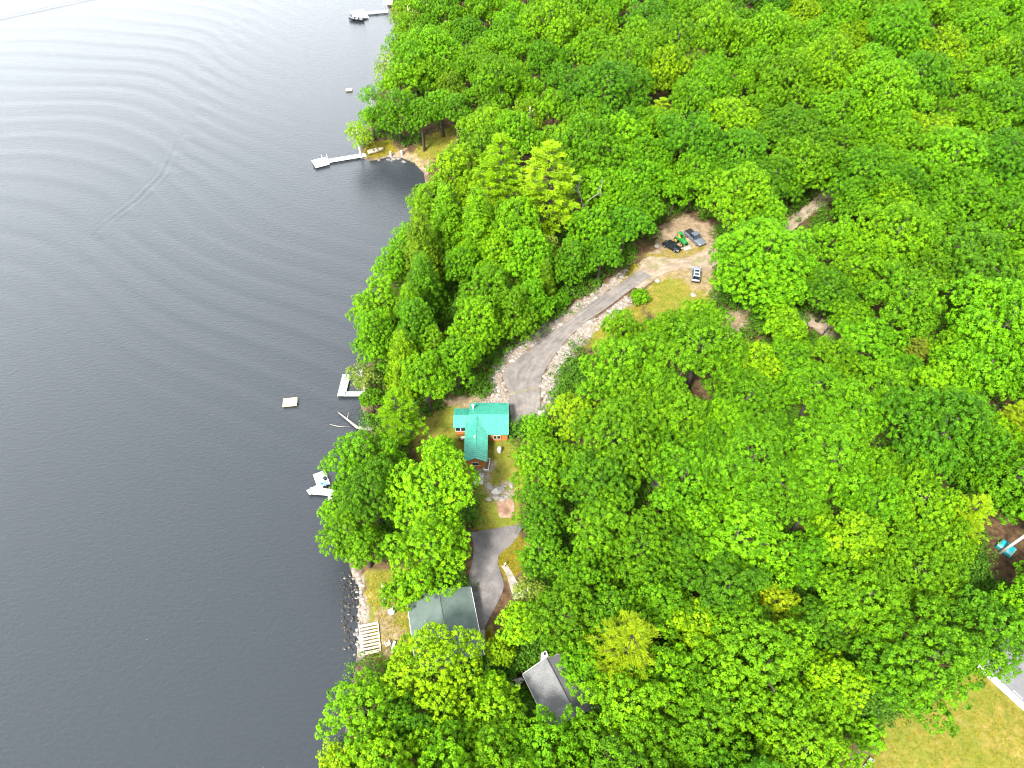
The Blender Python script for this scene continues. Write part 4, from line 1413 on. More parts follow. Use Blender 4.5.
def vehicle(name, label, cat, px, py, rz, L, W, H, paint, style, group):
    x, y, z = ground(px, py)
    e = .6
    nx = Vector((-(hgt(x + e, y) - hgt(x - e, y)) / (2 * e), -(hgt(x, y + e) - hgt(x, y - e)) / (2 * e), 1)).normalized()
    o = thing(name, label, cat, (x, y, z + .07), 0, group)
    o.rotation_mode = 'QUATERNION'
    from mathutils import Quaternion
    o.rotation_quaternion = Vector((0, 0, 1)).rotation_difference(nx) @ Quaternion((0, 0, 1), rz)
    hw = W / 2
    belt = H * .56
    # stations front (+y) to back: y, half width, bottom, top
    st_ = [(.5, .74, .34, .30 * H + .18), (.485, .86, .26, .44 * H), (.42, .96, .20, .50 * H), (.24, 1.0, .20, belt), (-.1, 1.0, .20, belt),
           (-.36, .99, .22, belt * 1.01), (-.47, .93, .28, belt * .98), (-.5, .84, .36, belt * .88)]
    rings = []
    for u, ww, zb, zt in st_:
        a, yy = hw * ww, u * L
        rings.append([(-a * .92, yy, zb), (-a, yy, zb + .15), (-a * 1.0, yy, zt - .18), (-a * .90, yy, zt), (a * .90, yy, zt), (a * 1.0, yy, zt - .18), (a, yy, zb + .15), (a * .92, yy, zb)])
    MB().loft(rings).build('body', paint, o, True).modifiers.new('bevel', 'BEVEL').width = .03
    # cabin
    if style == 'pickup':
        yb = (.20, -.16)
        yt = (.09, -.12)
    elif style == 'suv':
        yb = (.23, -.475)
        yt = (.10, -.42)
    else:
        yb = (.20, -.44)
        yt = (.06, -.27)
    f0, b0, f1, b1 = yb[0] * L, yb[1] * L, yt[0] * L, yt[1] * L
    a0, a1 = hw * .90, hw * .72
    zr_ = H
    z0 = belt - .02
    lo = [(-a0, b0, z0), (a0, b0, z0), (a0, f0, z0), (-a0, f0, z0)]
    hi = [(-a1, b1, zr_ - .08), (a1, b1, zr_ - .08), (a1, f1, zr_ - .08), (-a1, f1, zr_ - .08)]
    top = [(-a1 * .93, b1 + .06, zr_), (a1 * .93, b1 + .06, zr_), (a1 * .93, f1 - .1, zr_), (-a1 * .93, f1 - .1, zr_)]
    MB().loft([lo, hi, top]).build('cabin', paint, o)

    def pane(nm, q, ins=.07):
        q = [Vector(p) for p in q]
        cc = sum(q, Vector()) / 4
        nn = (q[1] - q[0]).cross(q[2] - q[0]).normalized()
        if nn.dot(cc - Vector((0, (f0 + b0) / 2, z0 + .2))) < 0:
            nn = -nn
        q = [p.lerp(cc, ins) for p in q]
        MB().add([p + nn * .012 for p in q] + [p - nn * .03 for p in q],
                 [(0, 1, 2, 3), (7, 6, 5, 4), (0, 4, 5, 1), (1, 5, 6, 2), (2, 6, 7, 3), (3, 7, 4, 0)]).build(nm, M['glass'], o)
    pane('windscreen', [lo[2], lo[3], hi[3], hi[2]])
    pane('rear_window', [lo[0], lo[1], hi[1], hi[0]])
    for s_, idx in ((-1, (0, 3)), (1, (1, 2))):
        A0, A1, B0, B1 = (Vector(lo[idx[0]]), Vector(lo[idx[1]]), Vector(hi[idx[0]]), Vector(hi[idx[1]]))
        m0, m1 = A0.lerp(A1, .47), B0.lerp(B1, .5)
        pane('side_window', [A0, m0, m1, B0], .08)
        pane('side_window', [m0, A1, B1, m1], .08)
        MB().box((s_ * (hw + .09), f0 - .28 * 1, belt + .08), (.18, .12, .14)).build('mirror', M['black'] if style != 'suv' else paint, o)
    if style == 'pickup':
        MB().box((0, -.335 * L, belt + .03), (W * .82, L * .29, .08)).build('bed_cover', M['lining'], o, bevel=.02)
    if style == 'suv':
        MB().box((0, -.07 * L, H + .008), (a1 * 1.25, .12 * L, .03)).build('sunroof', M['glass'], o)
        MB().box((0, -.30 * L, H + .008), (a1 * 1.2, .10 * L, .03)).build('sunroof', M['glass'], o)
        for s_ in (-1, 1):
            MB().box((s_ * a1 * .96, -.16 * L, H + .03), (.05, .46 * L, .05)).build('roof_rail', M['black'], o)
    MB().box((0, .485 * L, .42), (W * .80, .12, .24)).build('front_bumper', M['black'], o, bevel=.03)
    MB().box((0, -.495 * L, .45), (W * .84, .12, .22)).build('rear_bumper', M['black'] if style != 'car' else paint, o, bevel=.03)
    for s_ in (-1, 1):
        MB().box((s_ * hw * .66, .478 * L, .40 * H), (.34, .10, .15)).build('headlight', M['lamp_clear'], o, bevel=.02)
        MB().box((s_ * hw * .80, -.49 * L, .47 * H), (.18, .08, .22)).build('tail_light', M['lamp_red'], o, bevel=.02)
        for yy in (.31 * L, -.31 * L):
            wheel(o, s_ * (hw - .10), yy, .36 if style != 'car' else .32, .24)
    return o


VG = 'vehicles parked in the dirt clearing'
vehicle('parked_car', 'silver car with dark roof panels parked alone on the dry grass', 'car', 695.5, 276.5, R(-12), 4.75, 1.92, 1.72, M['silver_car'], 'suv', VG)
vehicle('pickup_truck', 'silver pickup truck with a black covered bed parked beside the green tractor', 'pickup truck', 694.5, 240, R(209), 5.6, 1.98, 1.82, M['grey_car'], 'pickup', VG)
vehicle('parked_car', 'black car parked left of the green tractor', 'car', 671.5, 248.5, R(226), 4.3, 1.80, 1.46, M['black_car'], 'car', VG)

x, y, z = ground(680.8, 243.5)
tr = thing('tractor', 'green tractor with a front loader between the black car and the pickup', 'tractor', (x, y, z + .06), R(209))
MB().loft([[(-.32, yy, .75), (.32, yy, .75), (.34, yy, zt - .12), (.24, yy, zt), (-.24, yy, zt), (-.34, yy, zt - .12)] for yy, zt in ((.05, 1.45), (.7, 1.42), (1.25, 1.32), (1.42, 1.2))]).build('hood', M['tractor_green'], tr)
MB().box((0, -.55, .85), (.75, 1.4, .35)).build('chassis', M['tractor_green'], tr, bevel=.04)
MB().box((0, -.62, 1.18), (.5, .5, .12)).box((0, -.88, 1.42), (.5, .12, .5)).build('seat', M['tractor_yellow'], tr, bevel=.04)
for s_ in (-1, 1):
    MB().box((s_ * .72, -.78, 1.36), (.36, 1.15, .10)).box((s_ * .72, -.30, 1.2), (.36, .10, .36), rx=.5).build('fender', M['tractor_green'], tr, bevel=.03)
    q = MB().cyl((s_ * .78, -.78, .68), .68, .38, 20, 'x').build('wheel', M['tyre'], tr)
    MB().cyl((s_ * .99, -.78, .68), .36, .05, 14, 'x').build('rim', M['tractor_yellow'], q)
    q = MB().cyl((s_ * .62, 1.0, .42), .42, .26, 18, 'x').build('wheel', M['tyre'], tr)
    MB().cyl((s_ * .77, 1.0, .42), .22, .04, 12, 'x').build('rim', M['tractor_yellow'], q)
    MB().tube([(s_ * .5, .15, 1.3), (s_ * .5, 1.5, 1.1), (s_ * .5, 2.05, .45)], .07, 6).build('loader_arm', M['tractor_green'], tr)
MB().loft([[(xx, 2.0, .12), (xx, 2.0, .62), (xx, 2.10, .66), (xx, 2.14, .22), (xx, 2.62, .16), (xx, 2.62, .08)] for xx in (-.85, .85)]).build('bucket', M['steel'], tr)
MB().tube([(0, -.05, 1.3), (0, -.25, 1.55)], .03, 6).cyl((0, -.26, 1.57), .2, .03, 12).build('steering_wheel', M['black'], tr)
MB().tube([(-.45, -1.15, 1.0), (-.45, -1.15, 2.3), (.45, -1.15, 2.3), (.45, -1.15, 1.0)], .05, 6).build('roll_bar', M['black'], tr)
MB().box((0, -.65, 2.33), (.95, .95, .07)).build('canopy', M['tractor_green'], tr, bevel=.03)
MB().cyl((.18, .9, 1.7), .04, .6, 8).build('exhaust', M['black'], tr)

# ------------------------------------------------------------------ docks and things on the water
def deck(mb, pts_world, z, th=.12):
    mb.slab([(x, y, z) for x, y in pts_world], th)


def plank_deck(parent, name, a, b_, wd, z, mat, board=.28, th=.10):
    """a walkway of cross boards from a to b"""
    a, b_ = Vector((*a, 0)), Vector((*b_, 0))
    d = b_ - a
    n = max(2, int(d.length / board))
    ang = math.atan2(d.y, d.x)
    mb = MB()
    for i in range(n):
        p = a.lerp(b_, (i + .5) / n)
        mb.box((p.x, p.y, z), (d.length / n * .93, wd, th), rz=ang)
    side = Vector((-d.y, d.x, 0)).normalized() * (wd / 2 - .06)
    for s_ in (-1, 1):
        q0, q1 = a + side * s_, b_ + side * s_
        mb.tube([(q0.x, q0.y, z - .12), (q1.x, q1.y, z - .12)], .07, 4)
    return mb.build(name, mat, parent)


def floats(parent, pts, z=0.02):
    mb = MB()
    for x, y in pts:
        mb.box((x, y, z), (.9, .9, .42))
    return mb.build('float', M['black'], parent)


def rel(o, pts):
    return [(x - o.location.x, y - o.location.y) for x, y in pts]


# long white dock at the far point
c0, c1 = at(327, 161, .5), at(366, 154.5, .5)
e0, e1 = at(313.5, 164.2, .5), at(327.5, 160.6, .5)
fdk = thing('dock', 'long white dock with a square end platform off the far point', 'dock', (*c0, 0))
q = rel(fdk, [c0, c1, e0, e1])
plank_deck(fdk, 'walkway', q[0], q[1], 1.5, .5, M['white'])
plank_deck(fdk, 'platform', q[2], q[3], 3.6, .52, M['white'])
floats(fdk, [((q[2][0] * (1 - t) + q[3][0] * t), (q[2][1] * (1 - t) + q[3][1] * t) + s_) for t in (.2, .8) for s_ in (-1.2, 1.2)] +
       [((q[0][0] * (1 - t) + q[1][0] * t), (q[0][1] * (1 - t) + q[1][1] * t)) for t in (.2, .5, .8)])
MB().cyl((q[2][0] + 1.9, q[2][1] + 2.1, .9), .07, 2.0, 8).cyl((q[2][0] + 3.2, q[2][1] + 2.4, .9), .07, 1.9, 8).build('post', M['white'], fdk)

# farthest dock
c0, c1, e0, e1 = at(366, 13, .5), at(388, 11, .5), at(352, 15.5, .5), at(366, 13.2, .5)
tdk = thing('dock', 'farthest white dock at the top edge beside the drooping willow', 'dock', (*c0, 0))
q = rel(tdk, [c0, c1, e0, e1])
plank_deck(tdk, 'walkway', q[0], q[1], 1.7, .5, M['white'])
plank_deck(tdk, 'platform', q[2], q[3], 7.0, .52, M['white'])
floats(tdk, [(q[2][0] + 1, q[2][1]), (q[3][0] - 1, q[3][1]), (q[1][0] - 4, q[1][1])])
x, y = at(356, 19.5, .3)
bo = thing('motorboat', 'small dark boat moored against the farthest white dock', 'boat', (x, y, 0), R(80))
def boat_hull(mb, L, W, H, n=9):
    rings = []
    for i in range(n):
        u = i / (n - 1)
        wd = W / 2 * (1 - max(0, u - .45) ** 2 * 3.1) * (.86 if u == 0 else 1)
        wd = max(.04, wd)
        zk = .05 + .35 * H * max(0, u - .6) * 2
        rings.append([(-wd, (u - .5) * L, H * (1 + .2 * u)), (-wd * .8, (u - .5) * L, H * .4), (0, (u - .5) * L, zk - .12), (wd * .8, (u - .5) * L, H * .4), (wd, (u - .5) * L, H * (1 + .2 * u)), (0, (u - .5) * L, H * (1 + .2 * u) - .04)])
    return mb.loft(rings)
boat_hull(MB(), 5.0, 1.9, .75).build('hull', M['black_car'], bo)
MB().box((0, .35, 1.0), (1.3, .1, .45), rx=-.5).build('windscreen', M['glass'], bo)
MB().box((0, -.7, .88), (1.3, .5, .16)).box((0, -.95, 1.1), (1.3, .12, .4)).build('seat', M['white'], bo, bevel=.03)
MB().box((0, -2.6, .85), (.4, .4, .7)).build('outboard_motor', M['black'], bo, bevel=.05)
# little cabin / pavilion at the foot of the farthest dock
x, y, z = ground(386, 9)
pv = thing('canopy_tent', 'tan canopy at the shore end of the farthest dock', 'canopy', (x + 1, y, z))
pq = MB()
for a in (-1.4, 1.4):
    for b2 in (-1.4, 1.4):
        pq.cyl((a, b2, 1.0), .05, 2.6, 6)
pq.build('frame', M['steel'], pv)
MB().add([(-1.6, -1.6, 2.2), (1.6, -1.6, 2.2), (1.6, 1.6, 2.2), (-1.6, 1.6, 2.2), (0, 0, 3.0), (-1.6, -1.6, 2.0), (1.6, -1.6, 2.0), (1.6, 1.6, 2.0), (-1.6, 1.6, 2.0)],
         [(0, 1, 4), (1, 2, 4), (2, 3, 4), (3, 0, 4), (0, 5, 6, 1), (1, 6, 7, 2), (2, 7, 8, 3), (3, 8, 5, 0), (8, 7, 6, 5)]).build('cover', M['hull'], pv)

# swim raft and the small float
def raft(name, label, px, py, rz, L, W, mat, ladder=True):
    x, y = at(px, py, .35)
    o = thing(name, label, 'raft', (x, y, 0), rz, 'rafts floating on the lake')
    mb = MB()
    n = int(L / .3)
    for i in range(n):
        mb.box(((i + .5) * L / n - L / 2, 0, .38), (L / n * .93, W, .07))
    mb.build('deck', mat, o)
    f_ = MB()
    for a in (-W / 2 + .05, 0, W / 2 - .05):
        f_.box((0, a, .27), (L, .10, .15))
    f_.build('frame', M['plank_tan'], o)
    MB().cyl((0, -W * .3, .06), .28, L * .9, 10, 'x').cyl((0, W * .3, .06), .28, L * .9, 10, 'x').build('float', M['black'], o)
    if ladder:
        MB().tube([(L / 2 + .1, -.25, -.2), (L / 2 + .1, -.25, .9), (L / 2 - .2, -.25, .9)], .03, 6).tube([(L / 2 + .1, .25, -.2), (L / 2 + .1, .25, .9), (L / 2 - .2, .25, .9)], .03, 6).build('ladder', M['steel'], o)
    return o


raft('swim_raft', 'tan plank swim raft floating alone off the shore', 290, 402, R(8), 2.6, 1.9, M['plank_tan'])
raft('swim_raft', 'tiny pale raft far out above the long white dock', 349, 89.5, R(5), 1.8, 1.4, M['plank_white'], False)

# L shaped white dock
P_ = [at(343.5, 374.5, .5), at(348.5, 374.5, .5), at(346.5, 391, .5), at(360, 391.5, .5), at(362, 396, .5), at(338, 396, .5)]
o = thing('dock', 'white L shaped dock half hidden under a feathery leaning tree', 'dock', (*P_[0], 0))
q = rel(o, P_)
plank_deck(o, 'platform', ((q[0][0] + q[1][0]) / 2 + .1, (q[0][1] + q[1][1]) / 2), ((q[2][0] + q[5][0]) / 2 - .1, q[5][1]), 1.5, .5, M['plank_white'])
sx_, sy_ = at(372, 392, .5)
plank_deck(o, 'walkway', (q[2][0] - .2, (q[3][1] + q[4][1]) / 2), (sx_ - o.location.x, (q[3][1] + q[4][1]) / 2), 1.0, .5, M['plank_white'])
floats(o, [(q[5][0] + .6, q[5][1] + .6), (q[0][0] + .3, q[0][1] - .6)])

# cross shaped white dock with chairs
A_, B_ = at(309, 491, .5), at(332, 475, .5)
C_, D_ = at(322, 472, .5), at(352, 494, .5)
o = thing('dock', 'white cross shaped dock with a turquoise chair under the big shore tree', 'dock', (*A_, 0))
q = rel(o, [A_, B_, C_, D_, at(319, 472.5, .5), at(324, 486, .5)])
plank_deck(o, 'walkway', (q[0][0] + .1, q[0][1] + .1), q[3], 1.2, .50, M['white'])
plank_deck(o, 'platform', q[4], q[5], 2.1, .515, M['white'])
o2 = at(313, 488, .5)
MB().slab([(p[0] - o.location.x, p[1] - o.location.y, .53) for p in [at(306.5, 490.5, .5), at(309.5, 494.8, .5), at(323, 490, .5), at(323, 482, .5)]], .1).build('platform', M['white'], o)
floats(o, [(q[0][0] + .6, q[0][1] + .5), (q[5][0], q[5][1])])
DOCK3 = o


def lawn_chair(label, x, y, z, rz, mat, cat='chair', name='lawn_chair', group=None):
    o = thing(name, label, cat, (x, y, z), rz, group)
    MB().box((0, 0, .36), (.6, .6, .06), rx=-.12).build('seat', mat, o)
    MB().box((0, -.36, .68), (.6, .06, .75), rx=.35).build('backrest', mat, o)
    for s_ in (-1, 1):
        MB().box((s_ * .33, .02, .56), (.12, .75, .05)).build('armrest', mat, o)
        MB().box((s_ * .30, .28, .27), (.07, .07, .54)).build('leg', mat, o)
        MB().box((s_ * .30, -.30, .24), (.07, .07, .48)).build('leg', mat, o)
    return o


x, y = at(323.6, 483.8, .9)
lawn_chair('turquoise chair standing on the white cross shaped dock', x, y, .56, R(-60), M['turquoise'])
x, y = at(325.0, 478.2, .9)
tk = thing('planter', 'round black tub on the white cross shaped dock', 'tub', (x, y, .565))
MB().cyl((0, 0, .25), .26, .5, 14, r2=.34).build('tub', M['black'], tk)
MB().cyl((0, 0, .485), .30, .06, 14).build('lid', M['lining'], tk)
x, y = at(327, 501, .2)
cn = thing('kayak', 'white kayak floating half under the trees below the cross shaped dock', 'kayak', (x + .6, y, .02), R(25))
boat_hull(MB(), 2.6, .7, .30).build('hull', M['white'], cn)
MB().cyl((0, -.1, .36), .24, .05, 12).build('seat', M['turquoise'], cn)

# fallen trunk in the water
lg = MB()
p0, p1, p2, p3 = at(338.5, 412.6, .5), at(347, 419, .35), at(357, 427, .5), at(374, 430, 1.0)
lg.tube([(*p0, .55), (*p1, .3), (*p2, .45), (*p3, 1.1)], [.10, .22, .30, .36], 9)
p4 = at(349, 412, .9)
lg.tube([(*p1, .35), (*p4, .9)], [.10, .04], 6)
p5 = at(337, 411, 1.0)
lg.tube([(*p0, .5), (*p5, 1.0)], [.07, .02], 5)
tag(lg.build('fallen_tree', M['dead'], None, True), 'bleached fallen trunk reaching from the shore into the lake', 'fallen tree')
lg = MB()
lg.tube([(*at(330, 424.5), .04), (*at(338, 426.6), .05), (*at(350, 427), .02)], [.06, .09, .05], 6)
tag(lg.build('branch', M['dead'], None, True), 'thin pale branch lying in the water below the fallen trunk', 'branch')

# ------------------------------------------------------------------ shore yard
wa = [at(359, 625.5, 1.1), at(378.5, 621.5, 1.1), at(380.5, 651.5, 1.1), at(361, 655.5, 1.1)]
ds = thing('dock_section', 'slatted wooden dock section lying on the rocks at the shore yard', 'dock section', (*wa[0], .95))
q = rel(ds, wa)
cx_, cy_ = sum(p[0] for p in q) / 4, sum(p[1] for p in q) / 4
ang = math.atan2(q[1][1] - q[0][1], q[1][0] - q[0][0])
wdt = math.hypot(q[1][0] - q[0][0], q[1][1] - q[0][1])
lng = math.hypot(q[3][0] - q[0][0], q[3][1] - q[0][1])
sl, fr_ = MB(), MB()
ca, sa = math.cos(ang), math.sin(ang)
tov = lambda u, v, z_: (cx_ + u * ca - v * sa, cy_ + u * sa + v * ca, z_)
for i in range(9):
    v = (i - 4) / 9 * lng
    sl.box(tov(0, v, .22), (wdt, lng / 9 * .52, .05), rz=ang)
for u in (-wdt / 2 + .06, wdt / 2 - .06):
    fr_.box(tov(u, 0, .10), (.12, lng, .18), rz=ang)
for v in (-lng / 2 + .06, lng / 2 - .06):
    fr_.box(tov(0, v, .10), (wdt - .25, .12, .17), rz=ang)
fr_.box(tov(wdt / 2 - .06, 0, .225), (.14, lng, .05), rz=ang)
fr_.build('frame', M['plank_cream'], ds)
for i in range(9):
    pass
sl.build('slats', M['plank_cream'], ds)
lgm = MB()
for u, v in ((-1, -1), (-1, 1), (1, -1), (1, 1)):
    lgm = MB().cyl(tov(u * (wdt / 2 - .2), v * (lng / 2 - .3), -.35), .06, .9, 8).build('leg', M['steel'], ds)

x, y, z = ground(391.8, 613.5)
tb = thing('table', 'round white table alone on the shore yard grass', 'table', (x, y, z))
MB().cyl((0, 0, .70), .48, .06, 20).build('tabletop', M['white'], tb)
MB().cyl((0, 0, .36), .06, .66, 8).cyl((0, 0, .03), .30, .06, 12).build('pedestal', M['steel'], tb)

x, y, z = ground(388, 645)
lawn_chair('pale wooden chair lower on the shore yard near the house', x, y, z, R(30), M['plank_cream'], group='chairs on the shore yard')
x, y, z = ground(393.5, 648)
bn = thing('bench', 'narrow pale plank bench beside the wooden chair on the shore yard', 'bench', (x, y, z), R(-8))
MB().box((0, 0, .44), (.38, 1.7, .07)).build('seat', M['plank_white'], bn)
for s_ in (-.6, .6):
    MB().box((0, s_, .2), (.32, .08, .42)).build('leg', M['plank_white'], bn)
x, y, z = ground(383.0, 601.5)
rl = thing('railing', 'white railing corner under the tree at the top of the shore yard', 'railing', (x, y, z), 0)
rm = MB()
for dx, dy in ((0, 0), (-.15, 1.2), (-.3, 2.4), (.9, -.05)):
    MB().box((dx, dy, .45), (.09, .09, 1.0)).build('post', M['white'], rl)
MB().tube([(0, 0, .95), (-.3, 2.4, .95)], .06, 4).tube([(0, 0, .95), (.9, -.05, .95)], .06, 4).build('rail', M['white'], rl)

# shore boulders, patio stones and big rocks by the road, each its own stone
def boulder(px, py, r_, mat, label, group, flat=.65):
    x, y, z = ground(px, py)
    vs, fs = rock_shape(r_, random.uniform(.85, 1.3), random.uniform(.8, 1.15), flat, random)
    me = bpy.data.meshes.new('boulder')
    me.from_pydata(vs, [], fs)
    me.materials.append(mat)
    o = bpy.data.objects.new('boulder', me)
    col.objects.link(o)
    o.location = (x, y, z + r_ * .12)
    md = o.modifiers.new('bevel', 'BEVEL')
    md.width = r_ * .12
    md.segments = 2
    tag(o, label, 'boulder', group)


for k in range(44):
    t = k / 43
    px = np.interp(t, [0, .3, .6, 1], [358, 362, 361, 358]) + random.uniform(-5, 4)
    py = 578 + t * 76 + random.uniform(-2, 2)
    boulder(px, py, random.uniform(.16, .42), random.choice((M['rock'], M['rock'], M['rock_dark'])), 'rounded pale boulder in the row lining the shore yard', 'boulders lining the shore yard')
for k in range(15):
    boulder(random.uniform(486, 512), random.uniform(484, 500), random.uniform(.3, .8), M['rock'], 'flat pale stone in the heap below the cottage wing', 'stones heaped below the cottage', .45)
for px, py, r_, lb in ((496, 492, 1.0, 'largest flat white stone in the heap below the cottage'),):
    boulder(px, py, r_, M['concrete'], lb, None, .4)
for k in range(8):
    boulder(random.uniform(376, 412), 160 + random.uniform(-2, 3), random.uniform(.4, .9), M['rock_dark'], 'dark rock edging the far small beach', 'rocks edging the far beach')
for px, py, lb in ((657, 281, 'lone pale boulder at the left corner of the parking grass'), (693, 295, 'pale flat boulder below the silver car'),
                   (657, 246, 'pale boulder beside the black parked car'), (473, 379, 'white stone at the left edge of the road cut')):
    boulder(px, py, .7, M['rock'], lb, None, .6)

# stone steps at the cottage wing
x, y, z = ground(481, 477)
sp = MB()
for i in range(2):
    for j in range(3):
        sp.box((i * .85 - .8 + random.uniform(-.05, .05), j * .75 - 1.2, .03 + .02 * ((i + j) % 2)), (.74, .64, .12), rz=random.uniform(-.1, .1))
o = sp.build('patio', M['concrete'], None)
o.location = (x, y, z)
setting(o)

# propane tank and grill by the cottage
x, y, z = ground(499.5, 452.5)
pt = thing('propane_tank', 'white propane tank standing on the grass right of the cottage wing', 'propane tank', (x, y, z))
MB().tube([(0, 0, .1), (0, 0, .25), (0, 0, 1.2), (0, 0, 1.38), (0, 0, 1.45)], [.30, .36, .36, .28, .1], 14).build('tank', M['white'], pt)
MB().cyl((0, 0, 1.5), .13, .16, 10).build('cap', M['white'], pt)
x, y, z = ground(463.5, 441)
gr = thing('barbecue_grill', 'grill with a grey hood in the corner left of the cottage wing', 'grill', (x, y, z), R(15))
MB().loft([[(-.45, yy, .85), (.45, yy, .85), (.45, yy, zt), (-.45, yy, zt)] for yy, zt in ((-.28, .95), (-.18, 1.2), (.1, 1.25), (.28, 1.0))]).build('hood', M['steel'], gr)
MB().box((0, 0, .74), (1.4, .5, .08)).build('shelf', M['black'], gr)
for s_ in (-1, 1):
    for t in (-1, 1):
        MB().box((s_ * .4, t * .2, .36), (.06, .06, .72)).build('leg', M['black'], gr)
for px, py, lb in ((487.0, 466, 'white planter box against the cottage wing wall'),):
    x, y, z = ground(px, py)
    pb = thing('planter_box', lb, 'planter', (x, y, z), R(-6))
    MB().box((0, 0, .3), (.8, 2.2, .6), taper=(1.1, 1.05)).build('box', M['white'], pb)
    MB().box((0, 0, .58), (.68, 2.05, .10)).build('soil', M['dark_wall'], pb)

# canoe and kayak beside the grey shingled house
x, y, z = ground(512.5, 678)
k1 = thing('kayak', 'blue kayak lying beside the grey shingled house', 'kayak', (x, y, z), R(-42))
boat_hull(MB(), 3.0, .75, .34).build('hull', M['blue'], k1)
MB().cyl((0, -.1, .385), .24, .05, 12).build('seat', M['black'], k1)
x, y, z = ground(516, 684)
k1 = thing('rowboat', 'white rowboat pulled up next to the blue kayak', 'boat', (x, y, z), R(-62))
boat_hull(MB(), 2.8, 1.1, .42).build('hull', M['white'], k1)
MB().box((0, -.3, .46), (.85, .24, .05)).box((0, .4, .48), (.75, .24, .05)).build('seat', M['plank_tan'], k1)
# overturned tan boat on the far point, and white posts on the small beach
x, y, z = ground(376, 152)
k1 = thing('rowboat', 'tan rowboat pulled up on the tip of the far point', 'boat', (x, y, z), R(-65))
boat_hull(MB(), 4.2, 1.6, .6).build('hull', M['hull'], k1)
MB().box((0, -.5, .64), (1.3, .3, .05)).box((0, .6, .66), (1.2, .3, .05)).build('seat', M['dark_wall'], k1)
for px, py, lb in ((391, 157, 'left white post beside the far small beach'), (402, 156, 'right white post beside the far small beach')):
    x, y, z = ground(px, py)
    po = thing('post', lb, 'post', (x, y, z), 0, 'white posts by the far beach')
    MB().cyl((0, 0, .7), .22, 1.6, 10).build('shaft', M['white'], po)
    MB().cyl((0, 0, 1.55), .28, .12, 10).build('cap', M['white'], po)
x, y, z = ground(442, 128)
lawn_chair('pale chair on the far lawn under the trees', x, y, z, R(200), M['white'], group=None)

# tarp covered stack and leaning trunk at the right edge
ta = [at(1004.3, 537.8, 8.2), at(1010, 532.2, 8.2), at(1023.6, 543, 8.2), at(1018.4, 548.8, 8.2)]
tx_, ty_ = sum(p[0] for p in ta) / 4, sum(p[1] for p in ta) / 4
tz = hgt(tx_, ty_)
wp = thing('woodpile', 'low woodpile under a flat teal tarp behind the leaning bare trunk', 'woodpile', (tx_, ty_, tz))
q = rel(wp, ta)
n_ = 10
lgm = MB()
A2, B2, C2, D2 = (Vector((*p, 0)) for p in q)
for lay in range(3):
    for i in range(9):
        t = (i + .5) / 9
        lgm.tube([tuple(A2.lerp(D2, t) + Vector((0, 0, .15 + lay * .26))), tuple(B2.lerp(C2, t) + Vector((0, 0, .15 + lay * .26)))], .14, 7)
lgm.build('logs', M['plank_cream'], wp)
grid = []
tv, tf = [], []
for i in range(n_ + 1):
    for j in range(7):
        p = A2.lerp(D2, -.06 + 1.12 * i / n_).lerp(B2.lerp(C2, -.06 + 1.12 * i / n_), -.12 + 1.24 * j / 6)
        sag = .88 if i in (0, n_) or j in (0, 6) else 0
        tv.append((p.x, p.y, 1.0 - sag + random.uniform(-.03, .03)))
for i in range(n_):
    for j in range(6):
        tf.append((i * 7 + j, (i + 1) * 7 + j, (i + 1) * 7 + j + 1, i * 7 + j + 1))
tp = MB().add(tv, tf).build('tarp', M['teal_tarp'], wp, True)
sm_ = tp.modifiers.new('thickness', 'SOLIDIFY')
sm_.thickness = .03
x, y, z = ground(999, 553)
x2, y2 = at(1036, 528, z + 7.5)
lt = MB()
lt.tube([(x, y, z - .2), ((x + x2) / 2, (y + y2) / 2, z + 3.6), (x2, y2, z + 7.5)], [.26, .22, .16], 9)
tag(lt.build('leaning_trunk', M['bark_pale'], None, True), 'bare pale trunk leaning across the teal tarp at the right edge', 'tree trunk')

# bench at the bottom edge
x, y, z = ground(867, 764)
bn = thing('bench', 'grey wooden bench at the corner of the dry lawn on the bottom edge', 'bench', (x, y, z), R(40))
MB().box((0, .12, .44), (1.6, .16, .05)).box((0, -.08, .44), (1.6, .16, .05)).build('seat', M['plank_white'], bn)
MB().box((0, -.24, .72), (1.6, .05, .30), rx=.2).build('backrest', M['plank_white'], bn)
for s_ in (-.65, .65):
    MB().box((s_, .16, .21), (.08, .08, .42)).build('leg', M['plank_white'], bn)
    MB().box((s_, -.2, .3), (.08, .08, .6)).build('leg', M['plank_white'], bn)

# small lamp posts at the asphalt pad
for px, py, lb in ((471.5, 601, 'small white lamp post at the corner of the green roofed house'), (505.5, 566.5, 'small white lamp post at the head of the pale gravel path')):
    x, y, z = ground(px, py)
    o = thing('garden_lamp', lb, 'lamp', (x, y, z), 0, 'garden lamps around the asphalt pad')
    MB().cyl((0, 0, .45), .05, .95, 8).build('post', M['black'], o)
    MB().cyl((0, 0, 1.0), .16, .22, 10, r2=.1).build('lamp_shade', M['white'], o)

